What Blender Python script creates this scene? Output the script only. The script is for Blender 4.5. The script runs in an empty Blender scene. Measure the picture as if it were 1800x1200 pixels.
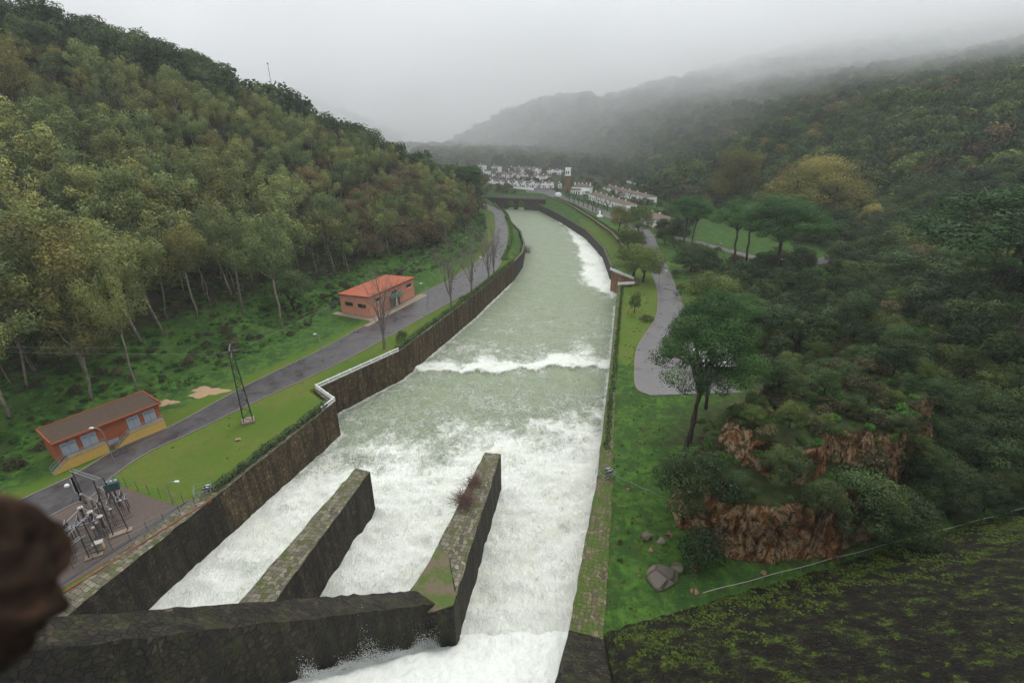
import bpy, math, random
import numpy as np
from mathutils import Vector, Matrix, Euler
R=math.radians
rnd=random.Random(7)
NR=np.random.default_rng(11)
C=bpy.context.scene.collection
CAMZ=52.; FPX=850.; TH=R(23.55)
cT,sT=math.cos(TH),math.sin(TH)
# ---------------------------------------------------------------- survey helpers
def ray(px,py):
    a,b=px-900.,600.-py
    return (a,FPX*cT+b*sT,-FPX*sT+b*cT)
def P(px,py,z=0.):
    d=ray(px,py); t=(z-CAMZ)/d[2]
    return (d[0]*t,d[1]*t)
def P3(px,py,z=0.):
    x,y=P(px,py,z); return (x,y,z)
def zat(y,px,py):
    d=ray(px,py); return CAMZ+d[2]*y/d[1]
_T=NR.random((256,256))
def vnoise(x,y,s=0):
    x=np.asarray(x,float)+s*17.3; y=np.asarray(y,float)+s*9.7
    ix=np.floor(x).astype(int); iy=np.floor(y).astype(int)
    fx=x-ix; fy=y-iy
    fx=fx*fx*(3-2*fx); fy=fy*fy*(3-2*fy)
    a=_T[ix&255,iy&255]; b=_T[(ix+1)&255,iy&255]; c=_T[ix&255,(iy+1)&255]; d=_T[(ix+1)&255,(iy+1)&255]
    return (a*(1-fx)+b*fx)*(1-fy)+(c*(1-fx)+d*fx)*fy*1.0-0.5
def fbm(x,y,o=4,s=0):
    r=0;a=1.
    for i in range(o):
        r=r+a*vnoise(np.asarray(x)*2**i,np.asarray(y)*2**i,s+i); a*=.5
    return r
def sst(a,b,x):
    t=np.clip((x-a)/(b-a),0,1); return t*t*(3-2*t)
def sdpoly(x,y,poly):
    """signed distance, positive inside"""
    x=np.asarray(x,float); y=np.asarray(y,float)
    d=np.full(x.shape,1e9); ins=np.zeros(x.shape,bool)
    n=len(poly)
    for i in range(n):
        x0,y0=poly[i][:2]; x1,y1=poly[(i+1)%n][:2]
        ex,ey=x1-x0,y1-y0
        t=np.clip(((x-x0)*ex+(y-y0)*ey)/(ex*ex+ey*ey+1e-9),0,1)
        d=np.minimum(d,np.hypot(x-x0-t*ex,y-y0-t*ey))
        c=((y0>y)!=(y1>y))&(x<(x1-x0)*(y-y0)/((y1-y0) if abs(y1-y0)>1e-9 else 1e-9)+x0)
        ins^=c
    return np.where(ins,d,-d)
def sdline(x,y,pts):
    x=np.asarray(x,float); y=np.asarray(y,float); d=np.full(x.shape,1e9)
    for i in range(len(pts)-1):
        x0,y0=pts[i][:2]; x1,y1=pts[i+1][:2]; ex,ey=x1-x0,y1-y0
        t=np.clip(((x-x0)*ex+(y-y0)*ey)/(ex*ex+ey*ey+1e-9),0,1)
        d=np.minimum(d,np.hypot(x-x0-t*ex,y-y0-t*ey))
    return d
# ---------------------------------------------------------------- plan of the river channel
WZ=-8.
LW=[(-58,15,0),(-51.7,39.5,0),(-45.6,59.5,0),(-36.8,87.3,0),(-42.5,93,0),(-28.8,112.5,0)]
LW2=[(-28.8,112.5,0),(-13,158,0),(1.2,205.5,0)]
LW3=[(1.2,205.5,0),(5.2,226,-1),(6.8,250,-2),(5.5,290,-3),(-4,345,-3),(-15,420,-3)]
RW0=[(-3,3,44),(0.5,14,24),(1.8,20,14),(3.9,27.9,5.6),(6.4,37.1,0)]
RW=[(6.4,37.1,0),(13.9,63.5,0),(25.4,112,0),(38.6,170,0)]
RW2=[(46.5,176.5,0),(40.2,190,-.5)]
RW3=[P3(1074,470,-2.6),P3(1060,436,-3),P3(1030,405,-3),P3(985,378,-3),P3(940,356,-3),(20,425,-3)]
CH=[p[:2] for p in LW+LW2[1:]+LW3[1:]]+[p[:2] for p in (RW0[2:]+RW[1:]+[(45.0,171.5,0)]+RW2+RW3)[::-1]]
K1=[(24,52),(27,47.5),(34,46),(42,46.5),(50,50),(56,56),(60,62),(45,70),(33,66),(25,58)]
K2=[(29.5,55.5),(35,52.3),(42,51.2),(48,55.5),(54,54.5),(70,66),(82,84),(100,112),(88,122),(68,103),(56,85),(40,76)]
AZ=np.array([-80,-60,-45,-31,-17.6,-12,-10,-2.4,6,13.5,17,22.4,30,36,50,80.])
def H(x,y):
    x=np.asarray(x,float); y=np.asarray(y,float)
    base=.085*np.clip(y-425,0,230)-.06*np.maximum(0,y-700)+.02*np.maximum(0,x-60)*sst(60,100,y)
    # left hill
    xt=np.interp(y,[0,40,80,120,145,165,200,227,287,330,400,600],[-92,-92,-84,-68,-60,-50,-34,-21,-17,-18,-24,-60])
    d=np.maximum(0,xt-x)
    k=np.interp(y,[225,285],[.485,.575])
    up=k*(np.sqrt(d*d+400)-20)
    s=((x+20)*-210+(y-400)*230)/311.4
    up=up-1.05*np.where(s>0,np.sqrt(s*s+400)-20,0)
    up=up+fbm(x/45,y/45,3,3)*np.clip(d/40,0,1)*7
    # right hill
    xr=np.interp(y,[0,60,100,150,200,250,300,350,450,520,600,700,900,1300],[80,104,112,128,150,152,138,128,122,98,55,-20,-160,-400])
    d=np.maximum(0,x-xr)
    upr=.5*(np.sqrt(d*d+500)-22.4); lim=np.interp(x,[0,120],[400,62]); upr=np.where(upr>lim,lim+(upr-lim)*.46,upr)
    az=np.degrees(np.arctan2(x,y)); r=np.hypot(x,y)
    zR=np.interp(az,AZ,[0,0,0,0,0,18,28,60,86,102,106,148,176,200,245,280])
    rR=np.interp(az,AZ,[900,900,900,900,900,880,880,900,860,860,840,860,940,1020,1080,1080])
    cap=zR-.45*np.maximum(0,r-rR)
    cap=cap+fbm(x/90,y/90,3,5)*22
    upr=np.minimum(upr+fbm(x/60,y/60,3,8)*np.clip(d/40,0,1)*10,cap)
    # distant ranges
    zF=np.interp(az,AZ,[150,165,175,160,78,10,-40,-60,40,110,118,150,200,250,300,300])
    far=zF-.5*np.abs(r-1250)*(r<1250)-.25*(r-1250)*(r>=1250)+fbm(x/160,y/160,3,2)*14
    h=np.maximum(np.maximum(base,np.maximum(up,upr)),far)
    h=h+fbm(x/9,y/9,3,1)*.35*sst(2,8,np.maximum(np.interp(y,[0,40,80,120,145,165,200,227,287,330,400,600],[-92,-92,-84,-68,-60,-50,-34,-21,-17,-18,-24,-60])-x,x-xr)+3)
    # knoll right of the channel
    w=np.interp(y,[64,82],[1.6,13]); 
    n=fbm(x/5,y/5,3,12)
    s1=sdpoly(x+2.2*vnoise(x/4,y/4,21),y+2.2*vnoise(x/4,y/4,22),K1)
    k1=sst(-.6,np.maximum(w,2.0),s1)*(8.6+1.2*n)
    s2=sdpoly(x+4.6*vnoise(x/5.5,y/5.5,23),y+4.6*vnoise(x/5.5,y/5.5,24),K2)
    k2=sst(-.8,w*1.25,s2)*(13.4+1.4*n+.08*np.maximum(0,x-40)+.12*np.maximum(0,y-66))
    kk=np.maximum(k1,k2)
    h=np.where(kk>.02,np.maximum(h,kk),h)
    # gully before the dam
    # banks falling to the low far walls
    dl=sdline(x,y,LW3); dr=sdline(x,y,RW3)
    h=h-3.*(1-sst(1.,7,dl))*(y>215)-3.*(1-sst(1.,17,dr))*sst(186,200,y)*(y>186)
    # channel bed
    sc=sdpoly(x,y,CH)
    h=np.where(sc>-1.2,-13.5,h)
    h=np.where((y<36)&(x>2),np.minimum(h,-1-(36-y)*.3),h)
    return h
def Hs(x,y): return float(H(np.array([x]),np.array([y]))[0])
_ts=np.concatenate([np.linspace(.02,.5,1400),np.linspace(.5,3,1500)])
def hit(px,py):
    d=ray(px,py)
    z=CAMZ+d[2]*_ts; h=H(d[0]*_ts,d[1]*_ts)
    i=np.argmax(z<h)
    if not (z<h).any(): i=len(_ts)-1
    t0=_ts[max(0,i-1)]; t1=_ts[i]
    for _ in range(12):
        tm=(t0+t1)/2
        if CAMZ+d[2]*tm<Hs(d[0]*tm,d[1]*tm): t1=tm
        else: t0=tm
    x,y=d[0]*t1,d[1]*t1
    return (x,y,Hs(x,y))
# ---------------------------------------------------------------- mesh builder
class MB:
    def __init__(s): s.v=[];s.f=[];s.m=[];s.uv={}
    def add(s,vs,fs,m=0):
        o=len(s.v); s.v+= [tuple(map(float,p)) for p in vs]; s.f+=[tuple(i+o for i in f) for f in fs]; s.m+=[m]*len(fs)
    def quad(s,a,b,c,d,m=0): s.add([a,b,c,d],[(0,1,2,3)],m)
    def box(s,c,size,rz=0,m=0,M=None):
        x,y,z=[q/2 for q in size]
        vs=[(-x,-y,-z),(x,-y,-z),(x,y,-z),(-x,y,-z),(-x,-y,z),(x,-y,z),(x,y,z),(-x,y,z)]
        if M is None:
            cs,sn=math.cos(rz),math.sin(rz)
            vs=[(c[0]+a*cs-b*sn,c[1]+a*sn+b*cs,c[2]+e) for a,b,e in vs]
        else: vs=[tuple(M@Vector(v)+Vector(c)) for v in vs]
        s.add(vs,[(0,3,2,1),(4,5,6,7),(0,1,5,4),(1,2,6,5),(2,3,7,6),(3,0,4,7)],m)
    def prism(s,poly,z0,z1,m=0):
        n=len(poly)
        zz0=z0 if hasattr(z0,'__len__') else [z0]*n; zz1=z1 if hasattr(z1,'__len__') else [z1]*n
        a=sum(poly[i][0]*poly[(i+1)%n][1]-poly[(i+1)%n][0]*poly[i][1] for i in range(n))
        if a<0: poly=poly[::-1]; zz0=zz0[::-1]; zz1=zz1[::-1]
        vs=[(p[0],p[1],z) for p,z in zip(poly,zz0)]+[(p[0],p[1],z) for p,z in zip(poly,zz1)]
        fs=[tuple(range(n-1,-1,-1)),tuple(range(n,2*n))]+[(i,(i+1)%n,n+(i+1)%n,n+i) for i in range(n)]
        s.add(vs,fs,m)
    def tube(s,pts,rad,n=6,m=0,cap=True):
        pts=[Vector(p) for p in pts]; k=len(pts)
        if not hasattr(rad,'__len__'): rad=[rad]*k
        vs=[];u=None
        for i,p in enumerate(pts):
            d=(pts[min(i+1,k-1)]-pts[max(i-1,0)]); 
            if d.length<1e-6: d=Vector((0,0,1))
            d.normalize()
            if u is None: u=d.orthogonal().normalized()
            else:
                u=(u-d*u.dot(d)); 
                if u.length<1e-6: u=d.orthogonal()
                u.normalize()
            w=d.cross(u)
            for j in range(n):
                a=2*math.pi*j/n; vs.append(p+(u*math.cos(a)+w*math.sin(a))*rad[i])
        fs=[(i*n+j,i*n+(j+1)%n,(i+1)*n+(j+1)%n,(i+1)*n+j) for i in range(k-1) for j in range(n)]
        if cap: fs+=[tuple(range(n-1,-1,-1)),tuple(range((k-1)*n,k*n))]
        s.add(vs,fs,m)
    def lathe(s,c,prof,n=10,m=0):
        vs=[(c[0]+r*math.cos(2*math.pi*j/n),c[1]+r*math.sin(2*math.pi*j/n),c[2]+z) for r,z in prof for j in range(n)]
        k=len(prof)
        s.add(vs,[(i*n+j,i*n+(j+1)%n,(i+1)*n+(j+1)%n,(i+1)*n+j) for i in range(k-1) for j in range(n)]+[tuple(range(n-1,-1,-1)),tuple(range((k-1)*n,k*n))],m)
    def build(s,name,mat,parent=None,smooth=False,local=True):
        me=bpy.data.meshes.new(name)
        off=Vector((0,0,0))
        if parent is not None and local: off=parent.matrix_basis.translation.copy() if parent.parent is None else (parent.matrix_basis.translation+parent.parent.matrix_basis.translation)
        me.from_pydata([tuple(Vector(v)-off) for v in s.v],[],s.f)
        for x in (mat if isinstance(mat,(list,tuple)) else [mat]): me.materials.append(x)
        if any(s.m): me.polygons.foreach_set('material_index',s.m)
        if smooth: me.polygons.foreach_set('use_smooth',[True]*len(s.f))
        me.update()
        o=bpy.data.objects.new(name,me); C.objects.link(o)
        if parent is not None: o.parent=parent
        return o
LABELS={}
def tag(o,label=None,cat=None,group=None,kind=None):
    if label: o['label']=label
    if cat: o['category']=cat
    if group: o['group']=group
    if kind: o['kind']=kind
    return o
def thing(name,loc,label,cat,group=None):
    o=bpy.data.objects.new(name,None); C.objects.link(o); o.location=loc; o.empty_display_size=.3
    return tag(o,label,cat,group)
def meshobj(name,v,f,mat,parent=None,smooth=False,attrs=None):
    me=bpy.data.meshes.new(name)
    v=np.asarray(v,np.float32); 
    f=np.asarray(f,np.int32); n=f.shape[1]
    me.vertices.add(len(v)); me.vertices.foreach_set('co',v.ravel())
    me.loops.add(f.size); me.loops.foreach_set('vertex_index',f.ravel())
    me.polygons.add(len(f)); me.polygons.foreach_set('loop_start',np.arange(0,f.size,n,dtype=np.int32)); 
    if smooth: me.polygons.foreach_set('use_smooth',np.ones(len(f),bool))
    for k,a in (attrs or {}).items():
        a=np.asarray(a,np.float32)
        if a.ndim==1: at=me.attributes.new(k,'FLOAT','POINT'); at.data.foreach_set('value',a)
        else:
            at=me.attributes.new(k,'FLOAT_COLOR','POINT'); at.data.foreach_set('color',np.concatenate([a,np.ones((len(a),1),np.float32)],1).ravel())
    for x in (mat if isinstance(mat,(list,tuple)) else [mat]): me.materials.append(x)
    me.update(calc_edges=True); me.validate()
    o=bpy.data.objects.new(name,me); C.objects.link(o)
    if parent is not None: o.parent=parent
    return o
# ---------------------------------------------------------------- materials
class NT:
    def __init__(s,name):
        s.mat=bpy.data.materials.new(name); s.mat.use_nodes=True; s.t=s.mat.node_tree; s.t.nodes.clear()
        s.out=s.n('ShaderNodeOutputMaterial')
    def n(s,typ,**kw):
        x=s.t.nodes.new(typ)
        for k,v in kw.items():
            if k.startswith('i_'):
                key=k[2:].replace('_',' '); 
                key=int(key) if key.isdigit() else key
                s.set(x,key,v)
            else: setattr(x,k,v)
        return x
    def set(s,x,key,v):
        if isinstance(v,bpy.types.NodeSocket): s.t.links.new(v,x.inputs[key])
        elif isinstance(v,tuple) and len(v)==3 and x.inputs[key].type=='RGBA': x.inputs[key].default_value=(*v,1)
        else: x.inputs[key].default_value=v
    def noise(s,scale,vec=None,detail=4,rough=.6,dist=0):
        x=s.n('ShaderNodeTexNoise',i_Scale=scale,i_Detail=detail,i_Roughness=rough,i_Distortion=dist)
        if vec is not None: s.set(x,'Vector',vec)
        return x.outputs['Fac']
    def ramp(s,fac,stops,interp='LINEAR'):
        x=s.n('ShaderNodeValToRGB'); x.color_ramp.interpolation=interp; s.set(x,'Fac',fac); e=x.color_ramp.elements
        while len(e)<len(stops): e.new(.5)
        for a,(p,c) in zip(e,stops):
            a.position=p; a.color=(*c,1) if isinstance(c,tuple) else (c,c,c,1)
        return x.outputs['Color']
    def mix(s,fac,a,b,mode='MIX'):
        x=s.n('ShaderNodeMix',data_type='RGBA',blend_type=mode); 
        for k,v in ((0,fac),(6,a),(7,b)): s.set(x,k,v)
        return x.outputs[2]
    def math(s,op,a,b=0.,c=0.,clamp=False):
        x=s.n('ShaderNodeMath',operation=op,use_clamp=clamp); s.set(x,0,a); s.set(x,1,b); s.set(x,2,c); return x.outputs[0]
    def pos(s): return s.n('ShaderNodeNewGeometry').outputs['Position']
    def obj(s): return s.n('ShaderNodeTexCoord').outputs['Object']
    def attr(s,name,out='Fac'): return s.n('ShaderNodeAttribute',attribute_name=name).outputs[out]
    def map(s,vec,scale=(1,1,1),rot=(0,0,0),loc=(0,0,0)):
        x=s.n('ShaderNodeMapping'); s.set(x,'Vector',vec); x.inputs['Scale'].default_value=scale; x.inputs['Rotation'].default_value=rot; x.inputs['Location'].default_value=loc; return x.outputs[0]
    def bump(s,h,strength=.5,dist=.1):
        return s.n('ShaderNodeBump',i_Strength=strength,i_Distance=dist,i_Height=h).outputs[0]
    def bsdf(s,col,rough=.8,bump=None,metal=0.,spec=.3,**kw):
        x=s.n('ShaderNodeBsdfPrincipled'); s.set(x,'Base Color',col); s.set(x,'Roughness',rough); s.set(x,'Metallic',metal); s.set(x,'Specular IOR Level',spec)
        if bump is not None: s.set(x,'Normal',bump)
        for k,v in kw.items(): s.set(x,k.replace('_',' '),v)
        s.t.links.new(x.outputs[0],s.out.inputs[0]); return x
def paint(name,col,rough=.7,var=.25,scale=3.,metal=0.,dirt=.35,spec=.3):
    m=NT(name); p=m.pos()
    n1=m.noise(scale,p,5); n2=m.noise(scale*.17,p,3)
    streak=m.noise(1.5,m.map(p,(3,3,.35)),4)
    c=m.mix(m.math('MULTIPLY',m.ramp(n1,[(.35,0.),(.7,1.)]),var),col,tuple(q*.6 for q in col))
    c=m.mix(m.math('MULTIPLY',m.ramp(streak,[(.5,0.),(.75,1.)]),dirt),c,tuple(q*.35+.02 for q in col))
    m.bsdf(c,rough,m.bump(n1,.2,.03),metal,spec); return m.mat
def stone(name,c1,c2,mortar,scale=1.3,moss=.4,mosscol=(.07,.09,.02),rnd=.75,wet=.75,useuv=False,dark=None,lum=1.):
    m=NT(name); p=m.pos()
    v=m.n('ShaderNodeUVMap').outputs[0] if useuv else p
    jit=m.n('ShaderNodeTexNoise',i_Scale=1.1,i_Detail=2.); m.set(jit,'Vector',v)
    va=m.n('ShaderNodeVectorMath',operation='MULTIPLY_ADD'); m.set(va,0,jit.outputs['Color']); va.inputs[1].default_value=(.35,.35,.35); m.set(va,2,v)
    v=va.outputs[0]
    kw=dict(voronoi_dimensions='2D' if useuv else '3D')
    a=m.n('ShaderNodeTexVoronoi',distance='CHEBYCHEV' if useuv else 'EUCLIDEAN',**kw); m.set(a,'Vector',v); m.set(a,'Scale',scale); m.set(a,'Randomness',rnd)
    e=m.n('ShaderNodeTexVoronoi',feature='DISTANCE_TO_EDGE',**kw); m.set(e,'Vector',v); m.set(e,'Scale',scale); m.set(e,'Randomness',rnd)
    if useuv:
        f2=m.n('ShaderNodeTexVoronoi',feature='F2',distance='CHEBYCHEV',**kw); m.set(f2,'Vector',v); m.set(f2,'Scale',scale); m.set(f2,'Randomness',rnd)
        ed=m.math('SUBTRACT',f2.outputs['Distance'],a.outputs['Distance'])
    else: ed=e.outputs['Distance']
    edge=m.ramp(ed,[(.02,0.),(.10,1.)])
    sepc=m.n('ShaderNodeSeparateColor'); m.set(sepc,0,a.outputs['Color'])
    c=m.mix(sepc.outputs[0],c1,c2)
    hue=m.n('ShaderNodeHueSaturation'); m.set(hue,'Color',c); m.set(hue,'Value',m.math('MULTIPLY_ADD',sepc.outputs[1],.9,.5)); c=hue.outputs[0]
    big=m.noise(.12,p,4)
    fine=m.noise(6,p,5)
    c=m.mix(m.math('MULTIPLY',fine,.5),c,tuple(q*.5 for q in c1))
    c=m.mix(edge,mortar,c)
    mm=m.math('ADD',m.noise(.55,p,6,.7),m.math('MULTIPLY',m.math('SUBTRACT',1.,edge),.12))
    mm=m.ramp(mm,[(.62-moss*.3,0.),(.74-moss*.3,1.)])
    c=m.mix(m.math('MULTIPLY',mm,.85),c,m.mix(fine,mosscol,tuple(q*1.9 for q in mosscol)))
    st=m.noise(.9,m.map(p,(1,1,.12)),5,.65)
    if dark: c=m.mix(m.ramp(st,[(.42,1.),(.62,0.)]),c,m.mix(.75,c,dark))
    m.bsdf(c,wet,m.bump(m.math('ADD',edge,m.math('MULTIPLY',fine,.6)),.8,.12),0.,.12); return m.mat
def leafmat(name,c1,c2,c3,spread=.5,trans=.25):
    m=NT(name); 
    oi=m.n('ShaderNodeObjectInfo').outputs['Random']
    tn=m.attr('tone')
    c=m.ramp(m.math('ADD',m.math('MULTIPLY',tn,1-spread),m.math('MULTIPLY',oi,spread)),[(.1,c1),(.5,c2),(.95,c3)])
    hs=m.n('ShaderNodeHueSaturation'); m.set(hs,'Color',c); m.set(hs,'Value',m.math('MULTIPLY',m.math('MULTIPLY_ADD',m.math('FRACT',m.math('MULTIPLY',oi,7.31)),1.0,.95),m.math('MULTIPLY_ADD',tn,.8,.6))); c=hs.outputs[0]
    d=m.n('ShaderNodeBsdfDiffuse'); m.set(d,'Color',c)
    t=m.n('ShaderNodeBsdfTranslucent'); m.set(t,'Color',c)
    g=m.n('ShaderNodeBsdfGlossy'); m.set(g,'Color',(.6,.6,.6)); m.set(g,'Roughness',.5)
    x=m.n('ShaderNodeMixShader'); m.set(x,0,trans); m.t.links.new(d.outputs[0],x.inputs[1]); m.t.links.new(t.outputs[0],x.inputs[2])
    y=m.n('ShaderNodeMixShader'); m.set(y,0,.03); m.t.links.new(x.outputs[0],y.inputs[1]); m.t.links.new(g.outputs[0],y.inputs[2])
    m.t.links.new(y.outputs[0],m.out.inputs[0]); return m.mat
def barkmat(name,c1,c2,scale=2.):
    m=NT(name); p=m.obj()
    n1=m.noise(scale,m.map(p,(2,2,.4)),5,.7)
    c=m.ramp(n1,[(.35,c1),(.65,c2)])
    m.bsdf(c,.85,m.bump(n1,.6,.05)); return m.mat
def mk_ground():
    m=NT('ground_cover'); p=m.pos()
    z=m.n('ShaderNodeSeparateColor'); m.set(z,0,m.attr('zone','Color'))
    lawn,rock,litter=z.outputs[0],z.outputs[1],z.outputs[2]
    n0=m.noise(.09,p,5,.6); n1=m.noise(.8,p,6,.7); n2=m.noise(5,p,5,.7); n3=m.noise(.3,p,5,.65,1.)
    lw=m.mix(m.ramp(n0,[(.4,0.),(.62,1.)]),(.072,.125,.011),(.108,.132,.020))
    lw=m.mix(m.ramp(n1,[(.5,0.),(.68,1.)]),lw,(.055,.135,.016))
    lw=m.mix(m.math('MULTIPLY',m.ramp(n3,[(.60,0.),(.70,1.)]),.7),lw,(.15,.12,.055))
    wl=m.mix(m.ramp(n1,[(.36,0.),(.58,1.)]),(.024,.050,.010),(.066,.150,.020))
    wl=m.mix(m.ramp(n3,[(.45,0.),(.6,1.)]),wl,(.024,.058,.012))
    wl=m.mix(m.math('MULTIPLY',m.ramp(n2,[(.5,0.),(.7,1.)]),.55),wl,(.05,.14,.016))
    lt=m.mix(m.ramp(n1,[(.4,0.),(.6,1.)]),(.022,.024,.010),(.045,.038,.018))
    q=m.map(p,(1,1,.25),(.5,.35,.3))
    q=m.map(p,(1,.8,.5),(.35,.25,.5))
    r1=m.noise(.22,q,7,.62,2.4); r2=m.noise(.9,m.map(p,(1,1,.8),(.3,.5,.2)),7,.72,1.8)
    rk=m.ramp(r1,[(.34,(.04,.024,.014)),(.41,(.21,.09,.034)),(.47,(.36,.18,.07)),(.52,(.50,.38,.24)),(.56,(.34,.18,.075)),(.61,(.14,.08,.04)),(.68,(.46,.33,.20))])
    rk=m.mix(m.ramp(r2,[(.38,1.),(.5,0.)]),rk,(.025,.018,.013)); rk=m.mix(m.math('MULTIPLY',m.ramp(m.noise(.5,p,5,.7),[(.52,0.),(.62,1.)]),.8),rk,(.025,.04,.012))
    c=m.mix(lawn,wl,lw); c=m.mix(litter,c,lt)
    c=m.mix(m.math('MULTIPLY',m.ramp(n2,[(.35,1.),(.55,0.)]),.35),c,(.012,.022,.006)); c=m.mix(m.math('MULTIPLY',m.ramp(m.noise(.45,m.map(p,(1,1,1),(0,0,0),(31,7,0)),6,.75),[(.52,0.),(.66,1.)]),.55),c,(.085,.085,.028))
    geo=m.n('ShaderNodeNewGeometry'); sx=m.n('ShaderNodeSeparateXYZ'); m.set(sx,0,geo.outputs['Normal'])
    steep=m.ramp(m.math('ADD',sx.outputs[2],m.math('MULTIPLY_ADD',n1,.5,-.25)),[(.62,1.),(.76,0.)])
    c=m.mix(m.math('MULTIPLY',steep,rock),c,rk)
    c=m.mix(m.math('MULTIPLY',m.math('SUBTRACT',rock,m.math('MULTIPLY',1.,steep),0,True),0.),c,rk)
    hgt=m.math('ADD',m.math('MULTIPLY',n1,.6),m.math('MULTIPLY',n2,.3))
    b=m.bump(m.math('ADD',hgt,m.math('MULTIPLY',m.math('ADD',r1,r2),m.math('MULTIPLY',m.math('MULTIPLY',rock,steep),5.))),.9,.16)
    m.bsdf(c,.9,b,0.,.15); return m.mat
M={}
def mats():
    M['ground']=mk_ground()
    # roads
    m=NT('wet_asphalt'); p=m.pos(); n=m.noise(.25,p,4); f=m.noise(30,p,3); n4=m.noise(1.2,p,5)
    c=m.mix(m.ramp(n,[(.4,0.),(.6,1.)]),(.045,.040,.042),(.07,.063,.064)); c=m.mix(m.ramp(n4,[(.45,0.),(.7,.75)]),c,(.028,.024,.022)); c=m.mix(m.ramp(m.noise(.6,p,6,.75,1.),[(.6,0.),(.68,.5)]),c,(.10,.085,.06))
    m.bsdf(c,m.ramp(n,[(.35,.26),(.65,.5)]),m.bump(f,.2,.008),0.,.5); M['road']=m.mat
    M['kerb']=paint('kerb_concrete',(.19,.165,.14),.8,.5,4)
    M['pave']=paint('pavement_concrete',(.27,.215,.15),.7,.5,1.2)
    M['gravel']=paint('yard_gravel',(.115,.085,.07),.85,.55,2.2,dirt=.5)
    M['sand']=paint('bare_sand',(.36,.24,.14),.9,.4,2)
    M['capstone']=stone('mossy_cap_stones',(.22,.20,.145),(.13,.115,.09),(.03,.028,.018),1.5,.40,(.05,.062,.012),.55,.8,True)
    M['capmoss']=stone('overgrown_cap_stones',(.22,.17,.12),(.13,.10,.07),(.05,.055,.016),1.7,.68,(.045,.075,.012),.7,.8,True)
    M['wallstone']=stone('dark_rubble_masonry',(.085,.066,.046),(.050,.041,.031),(.026,.023,.018),1.9,.12,(.04,.045,.012),.8,.7,False,(.016,.015,.013))
    M['wallbrown']=stone('brown_rubble_masonry',(.21,.145,.075),(.11,.078,.046),(.045,.038,.026),1.9,.1,(.04,.045,.012),.8,.75,False,(.028,.023,.018))
    M['wallgrey']=stone('grey_river_masonry',(.10,.09,.085),(.075,.068,.06),(.05,.046,.042),1.2,.05,(.04,.045,.012),.8,.8,False,(.05,.045,.04))
    M['blackstone']=stone('dark_wet_chute_masonry',(.070,.057,.041),(.034,.028,.021),(.012,.011,.010),2.1,.22,(.035,.045,.012),.75,.55,False,(.014,.013,.012))
    M['damstone']=stone('dark_mossy_dam_masonry',(.020,.015,.011),(.008,.007,.006),(.004,.004,.0035),2.2,.16,(.050,.080,.008),.8,.75)
    M['brick']=stone('orange_brick_wall',(.46,.25,.13),(.34,.19,.10),(.12,.08,.05),2.5,.05,(.05,.05,.02),.5,.8,False,(.14,.08,.04))
    M['white']=paint('white_limewash',(.88,.87,.85),.8,.1,2,dirt=.12)
    M['whitebal']=paint('white_concrete_paint',(.8,.8,.77),.75,.3,6,dirt=.4)
    M['pinkwall']=paint('salmon_stucco',(.58,.25,.16),.85,.16,1.5,dirt=.25)
    M['orangewall']=paint('orange_red_stucco',(.36,.105,.042),.8,.3,1.2,dirt=.4)
    M['yellowwall']=paint('ochre_yellow_paint',(.66,.42,.11),.8,.2,1.5,dirt=.2)
    M['terracotta']=paint('terracotta_sheet_roof',(.36,.085,.035),.6,.25,1.2,dirt=.2)
    M['darkroof']=paint('lichened_dark_roof',(.075,.05,.032),.85,.7,1.4,dirt=.5)
    M['redtrim']=paint('red_roof_edge_tiles',(.32,.07,.03),.8,.5,4)
    M['tile']=paint('weathered_tile_roof',(.17,.125,.10),.85,.5,2.5,dirt=.4)
    M['bluedoor']=paint('pale_blue_steel_door',(.34,.40,.46),.45,.2,3,dirt=.2)
    M['galv']=paint('galvanised_steel',(.30,.31,.33),.45,.3,4,metal=.4)
    M['steel']=paint('dark_painted_steel',(.07,.075,.08),.5,.3,4,metal=.3)
    M['lattice']=paint('dark_lattice_steel',(.045,.05,.045),.5,.3,4,metal=.3)
    M['porcelain']=paint('brown_porcelain',(.055,.022,.018),.25,.2,4,spec=.6)
    M['cap']=paint('pale_insulator_cap',(.42,.39,.34),.5,.3,4)
    M['teal']=paint('teal_green_tank',(.045,.095,.095),.5,.4,3)
    M['beigebox']=paint('beige_control_box',(.42,.32,.19),.6,.2,3)
    M['greenawn']=paint('green_metal_awning',(.012,.13,.09),.5,.2,3,dirt=.15)
    M['glass']=paint('dark_window_glass_and_shade',(.018,.022,.024),.15,.1,3,spec=.6)
    M['shutter']=paint('grey_roller_shutter',(.10,.11,.125),.5,.2,3)
    M['lampglobe']=paint('white_lamp_globe',(.75,.77,.78),.3,.05,3,dirt=.05)
    M['blackpipe']=paint('black_steel_pipe',(.02,.02,.022),.4,.4,3)
    M['shedroof']=paint('pale_corrugated_roof',(.36,.36,.36),.5,.5,1.5,dirt=.6)
    M['rust']=paint('rusty_red_steel',(.20,.05,.028),.7,.4,3)
    M['boulder']=stone('lichened_boulder_rock',(.20,.17,.14),(.15,.13,.11),(.08,.065,.05),.45,.3,(.06,.07,.02),1.,.9)
    M['ochrerock']=stone('ochre_rock',(.30,.19,.11),(.20,.12,.07),(.07,.045,.03),.6,.05,(.05,.05,.02),1.,.9)
    M['barkpale']=barkmat('pale_eucalyptus_bark',(.10,.08,.06),(.30,.26,.21))
    M['barkdark']=barkmat('dark_bark',(.018,.014,.011),(.05,.04,.032))
    M['barkpine']=barkmat('pine_bark',(.03,.022,.018),(.075,.055,.045))
    M['barkgrey']=barkmat('grey_twig_bark',(.11,.092,.072),(.20,.17,.14))
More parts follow.
